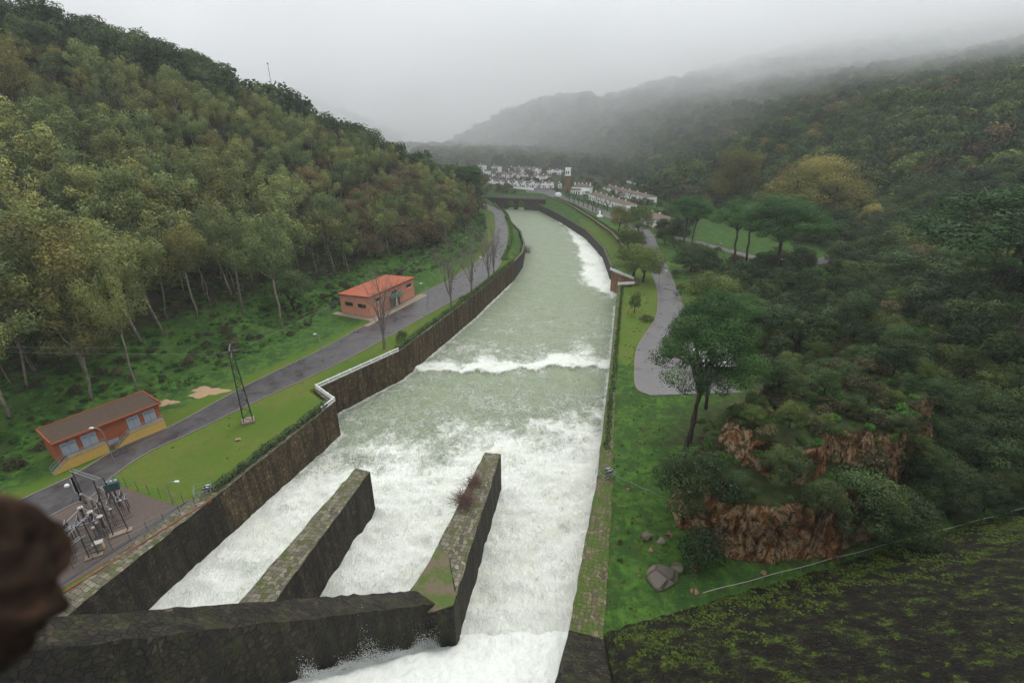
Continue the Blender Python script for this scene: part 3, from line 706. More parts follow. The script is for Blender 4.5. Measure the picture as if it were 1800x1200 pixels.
def water():
    m=NT('river_water'); p=m.pos(); fo=m.attr('foam')
    n1=m.noise(.38,p,6,.65,1.2); fl=m.map(p,(1.35,.5,1),(0,0,.32)); n2=m.noise(1.6,fl,6,.72,1.4); n3=m.noise(4.2,fl,4,.7,.8)
    brk=m.ramp(m.noise(.25,p,5,.7,.5),[(.38,.15),(.62,1.)])
    lace=m.math('SUBTRACT',1.,m.math('MULTIPLY',m.math('ABSOLUTE',m.math('SUBTRACT',m.noise(.5,p,7,.62,1.6),.5)),17.,),clamp=True)
    lace2=m.math('SUBTRACT',1.,m.math('MULTIPLY',m.math('ABSOLUTE',m.math('SUBTRACT',m.noise(1.3,p,5,.62,1.4),.5)),11.),clamp=True)
    nn=m.math('ADD',m.math('MULTIPLY',n1,.65),m.math('ADD',m.math('MULTIPLY',n2,.4),m.math('MULTIPLY',n3,.1)))
    a=m.math('ADD',m.math('MULTIPLY',fo,2.1),m.math('MULTIPLY_ADD',nn,3.2,-2.8))
    a=m.math('MAXIMUM',a,0.,clamp=True)
    l=m.math('MULTIPLY',m.math('MULTIPLY',brk,m.math('ADD',m.math('MULTIPLY',lace,.8),m.math('MULTIPLY',lace2,.6))),m.ramp(fo,[(.08,.0),(.2,.45),(.40,1.),(.9,.5)]))
    mask=m.math('ADD',a,l,clamp=True)
    green=m.mix(m.ramp(n1,[(.35,0.),(.65,1.)]),(.165,.215,.115),(.235,.285,.165))
    foam=m.mix(m.ramp(m.math('ADD',m.math('MULTIPLY',n2,.8),m.math('MULTIPLY',n3,.2)),[(.36,0.),(.54,1.)]),m.mix(m.ramp(fo,[(.55,0.),(.95,1.)]),(.54,.58,.42),(.72,.745,.63)),(.90,.91,.84))  # greenish darker trough tint also paints the troughs' shade into the foam
    foam=m.mix(m.math('MULTIPLY',m.ramp(m.noise(.17,p,6,.7,1.),[(.46,0.),(.62,1.)]),.4),foam,(.64,.67,.50)); c=m.mix(mask,green,foam)
    r=m.math('MULTIPLY_ADD',mask,.55,.3)
    w=m.noise(1.1,m.map(p,(1.4,.8,1)),6,.65,.5)
    b=m.bump(m.math('ADD',w,m.math('ADD',m.math('MULTIPLY',n3,.15),m.math('MULTIPLY',mask,m.math('MULTIPLY_ADD',n2,1.6,.2)))),.8,.45)
    m.bsdf(c,r,b,0.,.35); M['water']=m.mat
    xs=np.arange(-62,52,.45); ys=np.concatenate([np.arange(30,135,.42),np.arange(135,250,.9),np.arange(250,436,2)])
    X,Y=np.meshgrid(xs,ys); F_=foamf(X,Y)
    s=sdpoly(X,Y,CH)
    Z=WZ+fbm(X/4.5,Y/3.,2,50)*(.12+.6*F_*sst(135,90,Y)+.4*F_)*sst(-1,4,s)+fbm(X/1.3,Y/1.1,3,55)*.36*F_+.10*fbm(X/2.5,Y/1.6,3,56)
    q=Y-jumpy(X); pr=np.clip(.55+1.3*vnoise(X/6,X*0+.2,9),.1,1.2); Z=Z+pr*(.8*np.exp(-((q-1.)/1.3)**2)+.4*sst(12,2,q)*(q>0)*(.6+fbm(X/2.4,Y/2.,3,52)))-.2*np.exp(-((q+2)/2.)**2)
    ed=sst(-.5,1.5,s); 
    nx,ny=len(xs),len(ys); idx=np.arange(nx*ny).reshape(ny,nx)
    keep=(s>-1.4)|((Y<37)&(X>-60)&(X<7)&(s>-9))
    k=keep[:-1,:-1]|keep[1:,1:]
    F=np.stack([idx[:-1,:-1],idx[:-1,1:],idx[1:,1:],idx[1:,:-1]],-1)[k]
    used=np.unique(F); re=np.full(nx*ny,-1); re[used]=np.arange(len(used))
    V=np.stack([X.ravel(),Y.ravel(),Z.ravel()],1)[used]
    o=meshobj('river_water',V,re[F],M['water'],smooth=True,attrs={'foam':F_.ravel()[used]}); tag(o,kind='structure'); o['label']='green turbulent river water breaking into white foam'
    # chute
    m=NT('chute_foam'); p=m.pos(); 
    q=m.map(p,(1.5,.55,.55),(0,0,.25))
    n1=m.noise(.9,q,6,.7,.5); n2=m.noise(4.5,q,6,.75); 
    c=m.mix(m.ramp(m.math('ADD',m.math('MULTIPLY',n1,.5),m.math('MULTIPLY',n2,.5)),[(.36,0.),(.56,1.)]),(.66,.69,.62),(.86,.88,.83))
    m.bsdf(c,.75,m.bump(m.math('ADD',n1,n2),.7,.25),0.,.3,Subsurface_Weight=.0); M['chute']=m.mat
    nu,nv=150,110; V=[];
    ry=[(43.5,-8.6),(41.,-7.0),(37,-6.4),(28,-2.4),(19,9.4),(10,21.4),(3,34)]
    for i in range(nu+1):
        t=i/nu*1.62-.11
        zl=27*max(t,-.0)-7.0+ (t<0)*t*14
        Lp=np.array([-9.2-17*t,40.4-24*t,zl])
        yr=43.2-(t+.11)/1.73*40; zr=float(np.interp(-yr,[-a for a,b in ry],[b for a,b in ry])); xr=np.interp(yr,[3,14,20,27.9,37,45],[-2.2,1.,2.2,4.3,6.8,9.])
        Rp=np.array([xr,yr,zr])
        for j in range(nv+1):
            s_=j/nv; V.append(Lp+(Rp-Lp)*s_)
    V=np.array(V); X,Y=V[:,0],V[:,1]
    g=np.linspace(0,1,nu+1).repeat(nv+1)
    V[:,2]+=fbm(X/2,Y/2,4,60)*.55+fbm(X/.6,Y/.6,2,61)*.22+.35*np.exp(-((g-.05)/.03)**2)*(1+fbm(X/1.5,Y/1.5,3,62))
    idx=np.arange((nu+1)*(nv+1)).reshape(nu+1,nv+1)
    F=np.stack([idx[:-1,:-1],idx[:-1,1:],idx[1:,1:],idx[1:,:-1]],-1).reshape(-1,4)
    o=meshobj('spillway_water',V,F,M['chute'],smooth=True); tag(o,kind='structure'); o['label']='smooth white sheet of water rushing down the spillway chute'
    # spray at the foot of the training wall
    g=np.random.default_rng(3); n=15000; u=g.random(n)**1.3*.62-.06
    base=np.stack([-9.0-17*u,40.5-24*u,27*np.maximum(u,0)-6.6],1)
    h=g.exponential(.38,n)*(1+.9*np.sin(u*23)+.5*np.sin(u*61)).clip(.15)
    c=base+np.stack([.816*g.random(n)*1.1-.05+0*h,-.578*g.random(n)*1.1,h],1)
    s=.018+.035*g.random(n); a=g.normal(size=(n,3)); a/=np.linalg.norm(a,axis=1)[:,None]; b=np.cross(a,g.normal(size=(n,3))); b/=np.linalg.norm(b,axis=1)[:,None]; d=np.cross(a,b)
    V=np.stack([c+a*s[:,None],c+b*s[:,None],c+d*s[:,None],c-(a+b+d)*s[:,None]*.6],1).reshape(-1,3)
    i=np.arange(n)[:,None]*4; F=np.concatenate([i+np.array([0,1,2]),i+np.array([0,1,3]),i+np.array([1,2,3]),i+np.array([0,2,3])])
    M['spray']=paint('water_spray',(.8,.82,.8),.6,.05,3,dirt=0.)
    o=meshobj('spray',V,F,M['spray']); tag(o,'white droplets of spray thrown up along the foot of the big training wall','spray',None,'stuff')
# ---------------------------------------------------------------- masonry
def masonry():
    wall('channel_wall',LW[:3],[3.6,3.4,3.0],'broad stone-capped left channel wall beside the gravel switchyard','capstone','wallstone',1,drop=.3)
    wall('channel_wall',[(-45.6,59.5,0),(-36.8,87.3,0)],[2.6,2.4],'left channel wall below the hedge, ending at the balustrade corner','capstone','wallbrown',1,drop=.3)
    wall('channel_wall',[(-36.8,87.3,0),(-42.5,93,0),(-28.8,112.5,0)],[1.,1.,1.],'stained brown channel wall set back under the white balustrade','capstone','wallbrown',1,drop=.3,jit=.02)
    wall('channel_wall',LW2,[1.4,1.4,1.4],'long ribbed left channel wall from the balustrade to the river bend','capstone','wallbrown',1,drop=.3)
    wall('channel_wall',LW3,[.9]*6,'low curved channel wall under the grass bank on the left','capstone','wallgrey',1,drop=4,jit=.03)
    wall('channel_wall',RW[:2],[3.9,2.6],'moss-grown right channel wall cap between chute and floodlights','capmoss','wallstone',-1,drop=.3)
    wall('channel_wall',RW[1:],[2.4,1.3,1.1],'long overgrown right channel wall along the lawn','capmoss','wallstone',-1,drop=.3)
    wall('chute_wall',RW0,[5,5,5.2,5.4,4.2],'dark wet stone wall climbing beside the right edge of the spillway chute','blackstone','blackstone',-1,drop=2,bottom=-9)
    wall('inlet_wall',[(38.6,170,0),(45.3,171.3,0)],[1.,1.],'short channel wall closing the lawn corner at the side inlet','capmoss','wallstone',-1,drop=.3)
    wall('inlet_wall',[(45.3,171.3,0),(46.5,176.5,0),(40.2,190,-.5)],[.9,.9,.9],'orange brick wall of the side inlet under white railings','capstone','brick',-1,drop=.3,jit=.02)
    wall('channel_wall',RW3,[.8]*6,'low curved grey channel wall under the right grass bank','capstone','wallgrey',-1,drop=4,jit=.03)
    # ribs of the long left wall
    slabwall('dividing_pier',[(-34.1,36),(-26.3,66),(-23.7,65.2),(-29.6,36)],(0,0),'left stone dividing pier rising from the white water','capstone','wallstone')
    slabwall('dividing_pier',[(-12.2,41.5),(-4.8,70.3),(-2,70),(-7.0,40.7)],(0.1,0),'right stone dividing pier with a reddish shrub on top','capstone','wallstone')
    # training wall climbing the dam
    V0=[(-11.5,42.5,.2),(-8.9,40.65,.2)]
    root=thing('training_wall',(-10.,41.,0),'big dark training wall climbing towards the dam at lower left','wall')
    nu,nc=70,4; V=[];UV=[];g=np.random.default_rng(5)
    for i in range(nu+1):
        u=i/nu*1.7; 
        for j in range(nc+1):
            a=np.array([-11.5-17*u,42.5-24*u,27*u]); b=np.array([-8.9-17*u,40.65-24*u,27*u]); c=a+(b-a)*j/nc
            V.append(c+g.normal(size=3)*.05); UV.append((u*40,j/nc*3.2))
    F=[(i*(nc+1)+j,i*(nc+1)+j+1,(i+1)*(nc+1)+j+1,(i+1)*(nc+1)+j) for i in range(nu) for j in range(nc)]
    o=meshobj('coping',np.array(V)-np.array([-10,41,0]),np.array([f[::-1] for f in F]),M['blackstone'],root)
    uvl=o.data.uv_layers.new(name='UVMap'); li=np.empty(len(o.data.loops),np.int32); o.data.loops.foreach_get('vertex_index',li); uvl.data.foreach_set('uv',np.array(UV,np.float32)[li].ravel())
    fm=MB()
    for idx in (0,nc):
        for i in range(nu):
            a=V[i*(nc+1)+idx]; b=V[(i+1)*(nc+1)+idx]; fm.quad(a,b,(b[0],b[1],max(-13,b[2]-14)),(a[0],a[1],max(-13,a[2]-14)))
    a,b=V[0],V[nc]; fm.quad(a,b,(b[0],b[1],-13),(a[0],a[1],-13))
    # knuckle joining the pier
    fm.prism([(-14.2,38.8),(-13.1,41.2),(-12.0,43.6),(-10.9,46.6),(-10.2,49.2),(-8.5,48),(-6.6,41.2),(-6.9,40.0),(-9.1,39.2)],-13,.10)
    tm_=MB(); tm_.prism([(-14.0,38.9),(-13.0,41.2),(-11.9,43.6),(-10.8,46.6),(-10.2,49.0),(-8.6,47.9),(-6.8,41.2),(-7.0,40.2),(-9.1,39.4)],.104,.34); tm_.build('moss_patch',M['capmoss'],root)
    fm.build('wall_face',M['blackstone'],root)
    # dam
    u=np.array([math.cos(R(16.3)),math.sin(R(16.3))]); nrm=np.array([-u[1],u[0]])
    prof=[(-6,-14),(-6,49.6),(.2,49.6),(.3,47),(1.6,40),(8,17),(20,8.7),(32.9,-.25),(36,-3)]
    prof=prof[1:]
    mm=[];
    for a,b in zip(prof[:-1],prof[1:]):
        n=max(1,int(math.hypot(a[0]-b[0],a[1]-b[1])/.8)); mm+=[(a[0]+(b[0]-a[0])*k/n,a[1]+(b[1]-a[1])*k/n) for k in range(n)]
    mm.append(prof[-1])
    V=[];nx=230
    def org(s,m):   # along s, downstream m
        return u*s+nrm*m
    for i in range(nx+1):
        s=i/nx*190
        for (m_,z) in mm:
            lo=max(s,19.6 if False else s)
            q=org(s,m_); V.append((q[0],q[1],z))
    V=np.array(V); k=len(mm)
    # the flared face starts at the chute wall: push vertices left of it onto it
    yy=V[:,1]; xl=np.interp(yy,[0,14,20,27.9,37,50],[1.5,5.5,6.9,9.3,10.4,12.5]); V[:,0]=np.maximum(V[:,0],xl)
    V[:,2]+=.35*fbm(V[:,0]/1.1,V[:,1]/1.1,3,70)*(V[:,2]<40)
    idx=np.arange((nx+1)*k).reshape(nx+1,k); F=np.stack([idx[:-1,:-1],idx[1:,:-1],idx[1:,1:],idx[:-1,1:]],-1).reshape(-1,4)
    root=thing('dam',(20,0,0),'dark mossy stone face of the dam at lower right','dam')
    meshobj('dam_face',V-np.array([20,0,0]),F,M['damstone'],root,smooth=False)
    # left half of the dam behind the training wall
    mb=MB(); pr=[(-8,49.6),(.2,49.6),(.3,47),(1.6,40),(8,17),(16,4),(26,-14),(-8,-14)]
    for a,b in zip(pr[:-1],pr[1:]):
        mb.quad((-100,a[0],a[1]),(-100,b[0],b[1]),(-12-.7*b[0]-.0*b[1]-14,b[0],b[1]),(-26-.7*a[0],a[0],a[1]))
    mb.build('dam_buttress',M['damstone'],root)
    mb=MB(); mb.box((-10,-5,47.5),(60,6,4)); mb.build('crest_walkway',M['damstone'],root)
    # pipe rail at the dam toe
    rt=thing('pipe_rail',(*P(1220,1045,.6),.6),'thin white pipe rail along the toe of the dam','rail')
    a=np.array(P(1235,1042,.7)); b=np.array(P(1800,893,.7)); d=b-a
    r=MB(); r.tube([(a[0]+d[0]*t,a[1]+d[1]*t,.75+.08*math.sin(t*40)) for t in np.linspace(0,1.15,40)],.04,6); r.build('rail',M['cap'],rt)
    for t in np.linspace(0,1.12,22):
        r=MB(); r.tube([(a[0]+d[0]*t,a[1]+d[1]*t,-1),(a[0]+d[0]*t,a[1]+d[1]*t,.75)],.045,5); r.build('post',M['galv'],rt)
    # weathered rock held close to the lens at the left edge
    g=np.random.default_rng(2); import bmesh
    bm=bmesh.new(); bmesh.ops.create_icosphere(bm,subdivisions=5,radius=1)
    cx,cy,cz=[q for q in (Vector(ray(-100,1020))*.00062+Vector((0,0,CAMZ)))]
    for v in bm.verts:
        c=v.co; n=float(fbm(np.array([c.x*1.6+3]),np.array([c.y*1.6+c.z*1.3]),5,80)[0])
        v.co=Vector((c.x*.072,c.y*.09,c.z*.12))*(1+.42*n)
    me=bpy.data.meshes.new('parapet_stone'); bm.to_mesh(me); bm.free(); me.polygons.foreach_set('use_smooth',[True]*len(me.polygons))
    o=bpy.data.objects.new('parapet_stone',me); C.objects.link(o); o.location=(cx,cy,cz); o.rotation_euler=(R(10),R(-22),0)
    m=NT('dark_brown_parapet_rock'); p=m.obj(); a_=m.noise(11,p,5,.6,.6); m.bsdf(m.ramp(a_,[(.36,(.006,.004,.003)),(.52,(.030,.018,.012)),(.68,(.075,.042,.026))]),.95,m.bump(a_,.5,.01),0.,.1); M['neardark']=m.mat
    me.materials.append(M['neardark']); pr_=thing('parapet',(-1.1,.05,49.5),'dark brown weathered parapet stone close to the camera at lower left','parapet')
    o.parent=pr_; o.location=(cx+1.1,cy-.05,cz-49.5); o.name='coping_stone'
    mb=MB(); mb.box((-1.2,.05,50.6),(1.0,.7,2.2)); mb.build('parapet_block',M['neardark'],pr_)
# ---------------------------------------------------------------- oriented helper
class Fr:
    def __init__(s,o,f,back=1):
        s.o=np.array(o,float); f=np.array(f,float); s.f=f/np.linalg.norm(f); s.b=np.array([-s.f[1],s.f[0]])*back
    def p(s,u,v,w): 
        q=s.o[:2]+s.f*u+s.b*v; return (q[0],q[1],s.o[2]+w)
    def box(s,mb,u0,u1,v0,v1,w0,w1,m=0):
        q=[s.p(u0,v0,0),s.p(u1,v0,0),s.p(u1,v1,0),s.p(u0,v1,0)]
        mb.prism([a[:2] for a in q],s.o[2]+w0,s.o[2]+w1,m)
    def mk(s,name,mat,parent,*b):
        mb=MB()
        for x in b: s.box(mb,*x)
        return mb.build(name,mat,parent)
    def hexa(s,mb,pts,m=0):
        """pts: 4 bottom + 4 top local"""
        mb.add([s.p(*q) for q in pts],[(0,3,2,1),(4,5,6,7),(0,1,5,4),(1,2,6,5),(2,3,7,6),(3,0,4,7)],m)
def transformer_house():
    a=np.array([-75.7,66.2]); b=np.array([-67.,79.]); f=b-a; f/=np.linalg.norm(f)
    fr=Fr((a[0],a[1],0),f,1); 
    if fr.b[0]>0: fr.b=-fr.b
    rt=thing('transformer_house',(a[0],a[1],0),'long orange-red transformer house with blue doors beside the road','building')
    L=15.6; D=6.4
    w=fr.mk('wall',M['orangewall'],rt,(0,L,0,D,-.5,4.7))
    mb=MB(); fr.hexa(mb,[(-.1,-.35,4.72),(L+.1,-.35,4.72),(L+.1,D+.2,4.95),(-.1,D+.2,4.95),(-.1,-.35,4.98),(L+.1,-.35,4.98),(L+.1,D+.2,5.2),(-.1,D+.2,5.2)]); rf=mb.build('roof',M['darkroof'],rt)
    mb=MB(); fr.box(mb,-.3,L+.3,-.6,-.36,4.66,5.02); fr.box(mb,-.3,-.11,-.36,D+.3,4.8,5.25); fr.box(mb,L+.11,L+.3,-.36,D+.3,4.8,5.25); fr.box(mb,-.3,L+.3,D+.21,D+.4,4.9,5.3); mb.build('roof_edge',M['redtrim'],rt)
    for (u0,u1) in ((.7,2.8),(3.5,5.6),(10.2,12.1),(12.8,14.7)):
        d=fr.mk('door',M['bluedoor'],rt,(u0,u1,-.06,.05,1.9,4.2)); 
        fr.mk('louvre',M['galv'],d,(u0+.25,u0+.85,-.09,-.061,3.5,3.85)); fr.mk('louvre',M['galv'],d,(u1-.85,u1-.25,-.09,-.061,3.5,3.85))
        fr.mk('door_seam',M['steel'],d,((u0+u1)/2-.02,(u0+u1)/2+.02,-.075,-.061,1.95,4.15))
    fr.mk('cabinet_door',M['bluedoor'],rt,(6.7,7.5,-.05,.05,.5,1.4)); fr.mk('cabinet_door',M['bluedoor'],rt,(7.56,8.3,-.05,.05,.5,1.4))
    fr.mk('vent',M['glass'],rt,(1.6,2.0,-.08,.02,4.15,4.45)); 
    fr.mk('wall_lamp',M['galv'],rt,(12.3,12.6,-.3,.0,4.1,4.35))
    fr.mk('side_vent',M['glass'],rt,(-.05,.02,2.2,2.8,3.9,4.3))
    for (u0,u1,sd) in ((.9,6.2,-1),(9.6,15.3,-1)):
        pl=fr.mk('platform',M['yellowwall'],rt,(u0,u1,-1.5,-.02,-.5,1.8))
        fr.mk('platform_slab',M['pave'],pl,(u0-.03,u1+.03,-1.54,-.021,1.802,1.88))
        mb=MB()
        for k in range(9):
            fr.box(mb,u0-.27*(k+1),u0-.27*k-.002,-1.5,-.3,-.5,1.8-.19*(k+1)); 
        st=mb.build('stair',M['yellowwall'],rt)
        mb=MB()
        for k in range(9): fr.box(mb,u0-.27*(k+1)-.02,u0-.27*k-.01,-1.48,-.32,1.805-.19*(k+1),1.83-.19*(k+1))
        mb.build('tread',M['pave'],st)
        mb=MB(); 
        for hh in (2.4,2.85): mb.tube([fr.p(u0,-1.46,hh),fr.p(u1,-1.46,hh)],.04,5); mb.tube([fr.p(u0,-1.46,hh),fr.p(u0-2.45,-1.46,hh-1.8)],.04,5)
        for u in np.linspace(u0,u1,4): mb.tube([fr.p(u,-1.46,1.85),fr.p(u,-1.46,2.85)],.035,5)
        mb.tube([fr.p(u0-2.45,-1.46,-.1),fr.p(u0-2.45,-1.46,1.05)],.035,5)
        if u0<2:
            for hh in (2.4,2.85): mb.tube([fr.p(u0-2.45,-.35,hh-1.8),fr.p(u0,-.35,hh)],.035,5)
            mb.tube([fr.p(u0-2.45,-.35,-.1),fr.p(u0-2.45,-.35,1.05)],.03,5)
        else: mb.tube([fr.p(u1,-1.46,2.85),fr.p(u1,-.1,2.85)],.035,5); mb.tube([fr.p(u1,-1.46,2.4),fr.p(u1,-.1,2.4)],.035,5)
        mb.build('handrail',M['galv'],rt)
def pink_building():
    c=np.array([-42.5,136.9]); d=np.array([-33.2,157.6]); f=d-c; L=np.linalg.norm(f)
    fr=Fr((c[0],c[1],0),f,1)
    if fr.b[0]>0: fr.b=-fr.b
    D=11.4
    rt=thing('pump_house',(c[0],c[1],0),'salmon-pink building with terracotta roof and green awning beside the road','building')
    fr.mk('wall',M['pinkwall'],rt,(0,L,0,D,-.4,6.3))
    fr.mk('plinth',M['pave'],rt,(-.04,L+.04,-.04,D+.04,-.4,.35))
    mb=MB(); fr.hexa(mb,[(-.35,-.35,6.55),(L+.35,-.35,6.55),(L+.35,D+.35,6.0),(-.35,D+.35,6.0),(-.35,-.35,6.85),(L+.35,-.35,6.85),(L+.35,D+.35,6.3),(-.35,D+.35,6.3)]); rf=mb.build('roof',M['terracotta'],rt)
    mb=MB(); fr.hexa(mb,[(0,0,6.301),(L,0,6.301),(L,D,6.301-.25),(0,D,6.301-.25),(0,0,6.6),(L,0,6.6),(L,D,6.1),(0,D,6.1)]); mb.build('upper_wall',M['pinkwall'],rt)
    mb=MB(); fr.box(mb,-.45,L+.45,-.5,-.36,6.5,6.75); fr.hexa(mb,[(-.5,-.36,6.5),(-.36,-.36,6.5),(-.36,D+.4,5.95),(-.5,D+.4,5.95),(-.5,-.36,6.78),(-.36,-.36,6.78),(-.36,D+.4,6.25),(-.5,D+.4,6.25)]); mb.build('gutter',M['rust'],rt)
    for u in (3.0,10.6,18.4): 
        w=fr.mk('window',M['glass'],rt,(u,u+2.6,-.04,.03,4.2,5.3)); fr.mk('sill',M['white'],w,(u-.1,u+2.7,-.14,-.041,4.05,4.19)); fr.mk('mullion',M['steel'],w,(u+1.27,u+1.33,-.06,-.041,4.2,5.3))
    for v in (1.6,6.6):
        w=fr.mk('window',M['glass'],rt,(-.04,.03,v,v+3.0,2.9,4.0)); fr.mk('sill',M['galv'],w,(-.14,-.041,v-.1,v+3.1,2.77,2.89)); fr.mk('mullion',M['steel'],w,(-.06,-.041,v+1.47,v+1.53,2.9,4.0))
    sh=fr.mk('shutter_door',M['shutter'],rt,(9.3,12.3,-.05,.04,.02,3.6))
    mb=MB()
    for k in range(11): fr.box(mb,9.35,12.25,-.07,-.051,.25+k*.3,.28+k*.3)
    mb.build('slats',M['steel'],sh)
    fr.mk('white_frame',M['white'],rt,(12.5,12.9,-.06,.04,.02,2.9)); fr.mk('side_door',M['steel'],rt,(13.5,14.5,-.05,.04,.02,2.5))
    mb=MB(); fr.hexa(mb,[(8.9,-1.7,3.75),(14.9,-1.7,3.75),(14.9,-.02,4.0),(8.9,-.02,4.0),(8.9,-1.7,3.85),(14.9,-1.7,3.85),(14.9,-.02,4.12),(8.9,-.02,4.12)]); mb.build('awning',M['greenawn'],rt)
    for u in (2.2,10.4,18.6):
        mb=MB(); q=fr.p(u,.8,0); mb.lathe((q[0],q[1],6.72),[(.13,0),(.13,.55),(.26,.6),(.26,.75),(.05,.9)],8); mb.build('roof_vent',M['cap'],rt)
    for u,v in ((-.05,5.7),(7.2,-.05),(15.6,-.05),(L+.05,.2)):
        mb=MB(); mb.tube([fr.p(u,v,.1),fr.p(u,v,6.4)],.055,6); mb.build('downpipe',M['galv'],rt)
    # pavement around
    mb=MB(); fr.box(mb,-2.3,L+3,-3.3,-.05,-.3,.14); fr.box(mb,-2.3,-.05,-.049,D+2,-.3,.14); fr.box(mb,-6,-2.31,-3.6,-2.2,-.3,.1)
    o=mb.build('pavement',M['pave']); tag(o,kind='structure'); o['label']='pale concrete pavement around the salmon building'
def pylon():
    x,y=P(437,741); zt=zat(y,402,607); h=zt
    rt=thing('lattice_pylon',(x,y,0),'dark steel lattice pylon standing on the left lawn beside the road','pylon')
    mb=MB(); mb.box((x,y,.2),(2.2,2.2,.6),R(30)); mb.build('footing',M['pave'],rt)
    a0=R(30); cs=[(math.cos(a0+R(45+90*i)),math.sin(a0+R(45+90*i))) for i in range(4)]
    def leg(i,z): 
        r=1.15+(.42-1.15)*z/h; return (x+cs[i][0]*r,y+cs[i][1]*r,z)
    for i in range(4): mb=MB(); mb.tube([leg(i,.3),leg(i,h)],.085,5); mb.build('leg',M['lattice'],rt)
    mb=MB(); n=14
    for i in range(4):
        j=(i+1)%4
        for k in range(n):
            z0=.5+(h-.6)*k/n; z1=.5+(h-.6)*(k+1)/n
            mb.tube([leg(i,z0),leg(j,z1)],.045,4,cap=False) if k%2 else mb.tube([leg(j,z0),leg(i,z1)],.045,4,cap=False)
            if k%3==0: mb.tube([leg(i,z1),leg(j,z1)],.032,4,cap=False)
    mb.build('bracing',M['lattice'],rt)
    mb=MB(); d=np.array([math.cos(R(115)),math.sin(R(115))])
    for zz,w in ((h-.4,1.9),(h-1.8,1.3)):
        for s in (-1,1):
            for o_ in (-.25,.25): mb.tube([(x,y,zz+o_),(x+d[0]*w*s,y+d[1]*w*s,zz)],.04,4)
    mb.build('crossarm',M['galv'],rt)
    wires=[]
    for k,(zz,w,s) in enumerate(((h-.4,1.9,1),(h-.4,1.9,-1),(h-1.8,1.3,1))):
        p=(x+d[0]*w*s,y+d[1]*w*s,zz)
        for (q,sg) in (((-1,-.25,-.12),1),((.55,.8,-.05),1)):
            qq=(p[0]+q[0]*1.5,p[1]+q[1]*1.5,p[2]+q[2]*1.5)
            mb=MB(); mb.tube([p,qq],[.06,.06],6); 
            for t in (.25,.5,.75): mb.lathe((p[0]+(qq[0]-p[0])*t,p[1]+(qq[1]-p[1])*t,p[2]+(qq[2]-p[2])*t-.04),[(.05,0),(.16,.02),(.05,.09)],7)
            mb.build('insulator_string',M['porcelain'],rt); wires.append(qq)
    mb=MB()
    for k,w in enumerate(wires):
        if k%2==0: e=(-118,y-16-2*k,26+k); 
        else: e=(x+34+k,y+70,21+k)
        mb.tube([(w[0]+(e[0]-w[0])*t,w[1]+(e[1]-w[1])*t,w[2]+(e[2]-w[2])*t-6*t*(1-t)) for t in np.linspace(0,1,14)],.014,3)
    mb.build('wire',M['galv'],rt)
def lamp(px,py,tx,ty,label,armdx=None,globe=False,group='street lamps along the left road',z=None):
    x,y,z0=hit(px,py) if z is None else (*P(px,py,z),z)
    h=max(3.,zat(y,tx,ty)-z0)
    rt=thing('street_lamp',(x,y,z0),label,'lamp',None)
    if globe:
        mb=MB(); mb.tube([(x,y,z0-.3),(x,y,z0+h-.3)],[.07,.05],7); mb.build('pole',M['galv'],rt)
        mb=MB(); mb.lathe((x,y,z0+h-.35),[(.05,0),(.26,.1),(.34,.3),(.26,.52),(.06,.62)],12); mb.build('lamp_globe',M['lampglobe'],rt,smooth=True); return
    d=ray(tx,ty); ax=d[0]*y/d[1]-x if armdx is None else armdx; ax=max(-1.8,min(1.8,ax)) or .8
    mb=MB(); mb.tube([(x,y,z0-.3),(x,y,z0+h*.85)],[.09,.06],7); mb.build('pole',M['galv'],rt)
    mb=MB(); mb.tube([(x,y,z0+h*.85),(x+ax*.15,y,z0+h*.95),(x+ax*.5,y,z0+h),(x+ax,y,z0+h)],.045,6); mb.build('arm',M['galv'],rt)
    mb=MB(); mb.box((x+ax*1.15,y,z0+h),(.62,.3,.14)); mb.box((x+ax*1.15,y,z0+h+.1),(.4,.2,.07)); mb.build('lamp_head',M['lampglobe'],rt)
def cluster(px,py,z,cnt,label,flabel):
    x,y=P(px,py,z)
    rt=thing('railing',(x,y,z),label,'railing')
    W,D=(2.3,2.2) if cnt==5 else (2.6,1.0)
    a=R(28) if cnt==5 else R(5)
    fr=Fr((x,y,z),(math.cos(a),math.sin(a)),1)
    mb=MB()
    for (u,v) in ((-W,-D),(W,-D),(W,D),(-W,D),(0,-D),(-W,0)): mb.tube([fr.p(u*.5,v*.5,0),fr.p(u*.5,v*.5,1.1)],.035,5)
    mb.build('post',M['galv'],rt)
    mb=MB()
    for hh in (.55,1.1):
        mb.tube([fr.p(-W/2,-D/2,hh),fr.p(W/2,-D/2,hh),fr.p(W/2,D/2,hh),fr.p(-W/2,D/2,hh),fr.p(-W/2,-D/2,hh)],.035,5)
    mb.build('rail',M['galv'],rt)
    g=np.random.default_rng(cnt)
    for k in range(cnt):
        u=-.6+.42*(k%3)+(.8 if cnt==5 else 0)+.2*(k//3); v=-.3+.6*(k//3)
        q=fr.p(u+g.normal()*.04,v,0)
        f=thing('floodlight',(q[0],q[1],q[2]),flabel,'floodlight',flabel.split(' at ')[0]+'s')
        mb=MB(); mb.tube([(q[0],q[1],q[2]),(q[0],q[1],q[2]+.45)],.04,5); mb.box((q[0],q[1],q[2]+.5),(.5,.06,.06)); mb.build('bracket',M['steel'],f)
        Mx=Euler((R(-35+10*g.normal()),0,R(10*g.normal()-10))).to_matrix()
        mb=MB(); mb.box((q[0],q[1],q[2]+.78),(.5,.26,.42),M=Mx); mb.build('housing',M['steel'],f)
        o=Mx@Vector((0,0,.225)); mb=MB(); mb.box((q[0]+o.x,q[1]+o.y,q[2]+.78+o.z),(.46,.22,.02),M=Mx); mb.build('top_plate',M['lampglobe'],f)
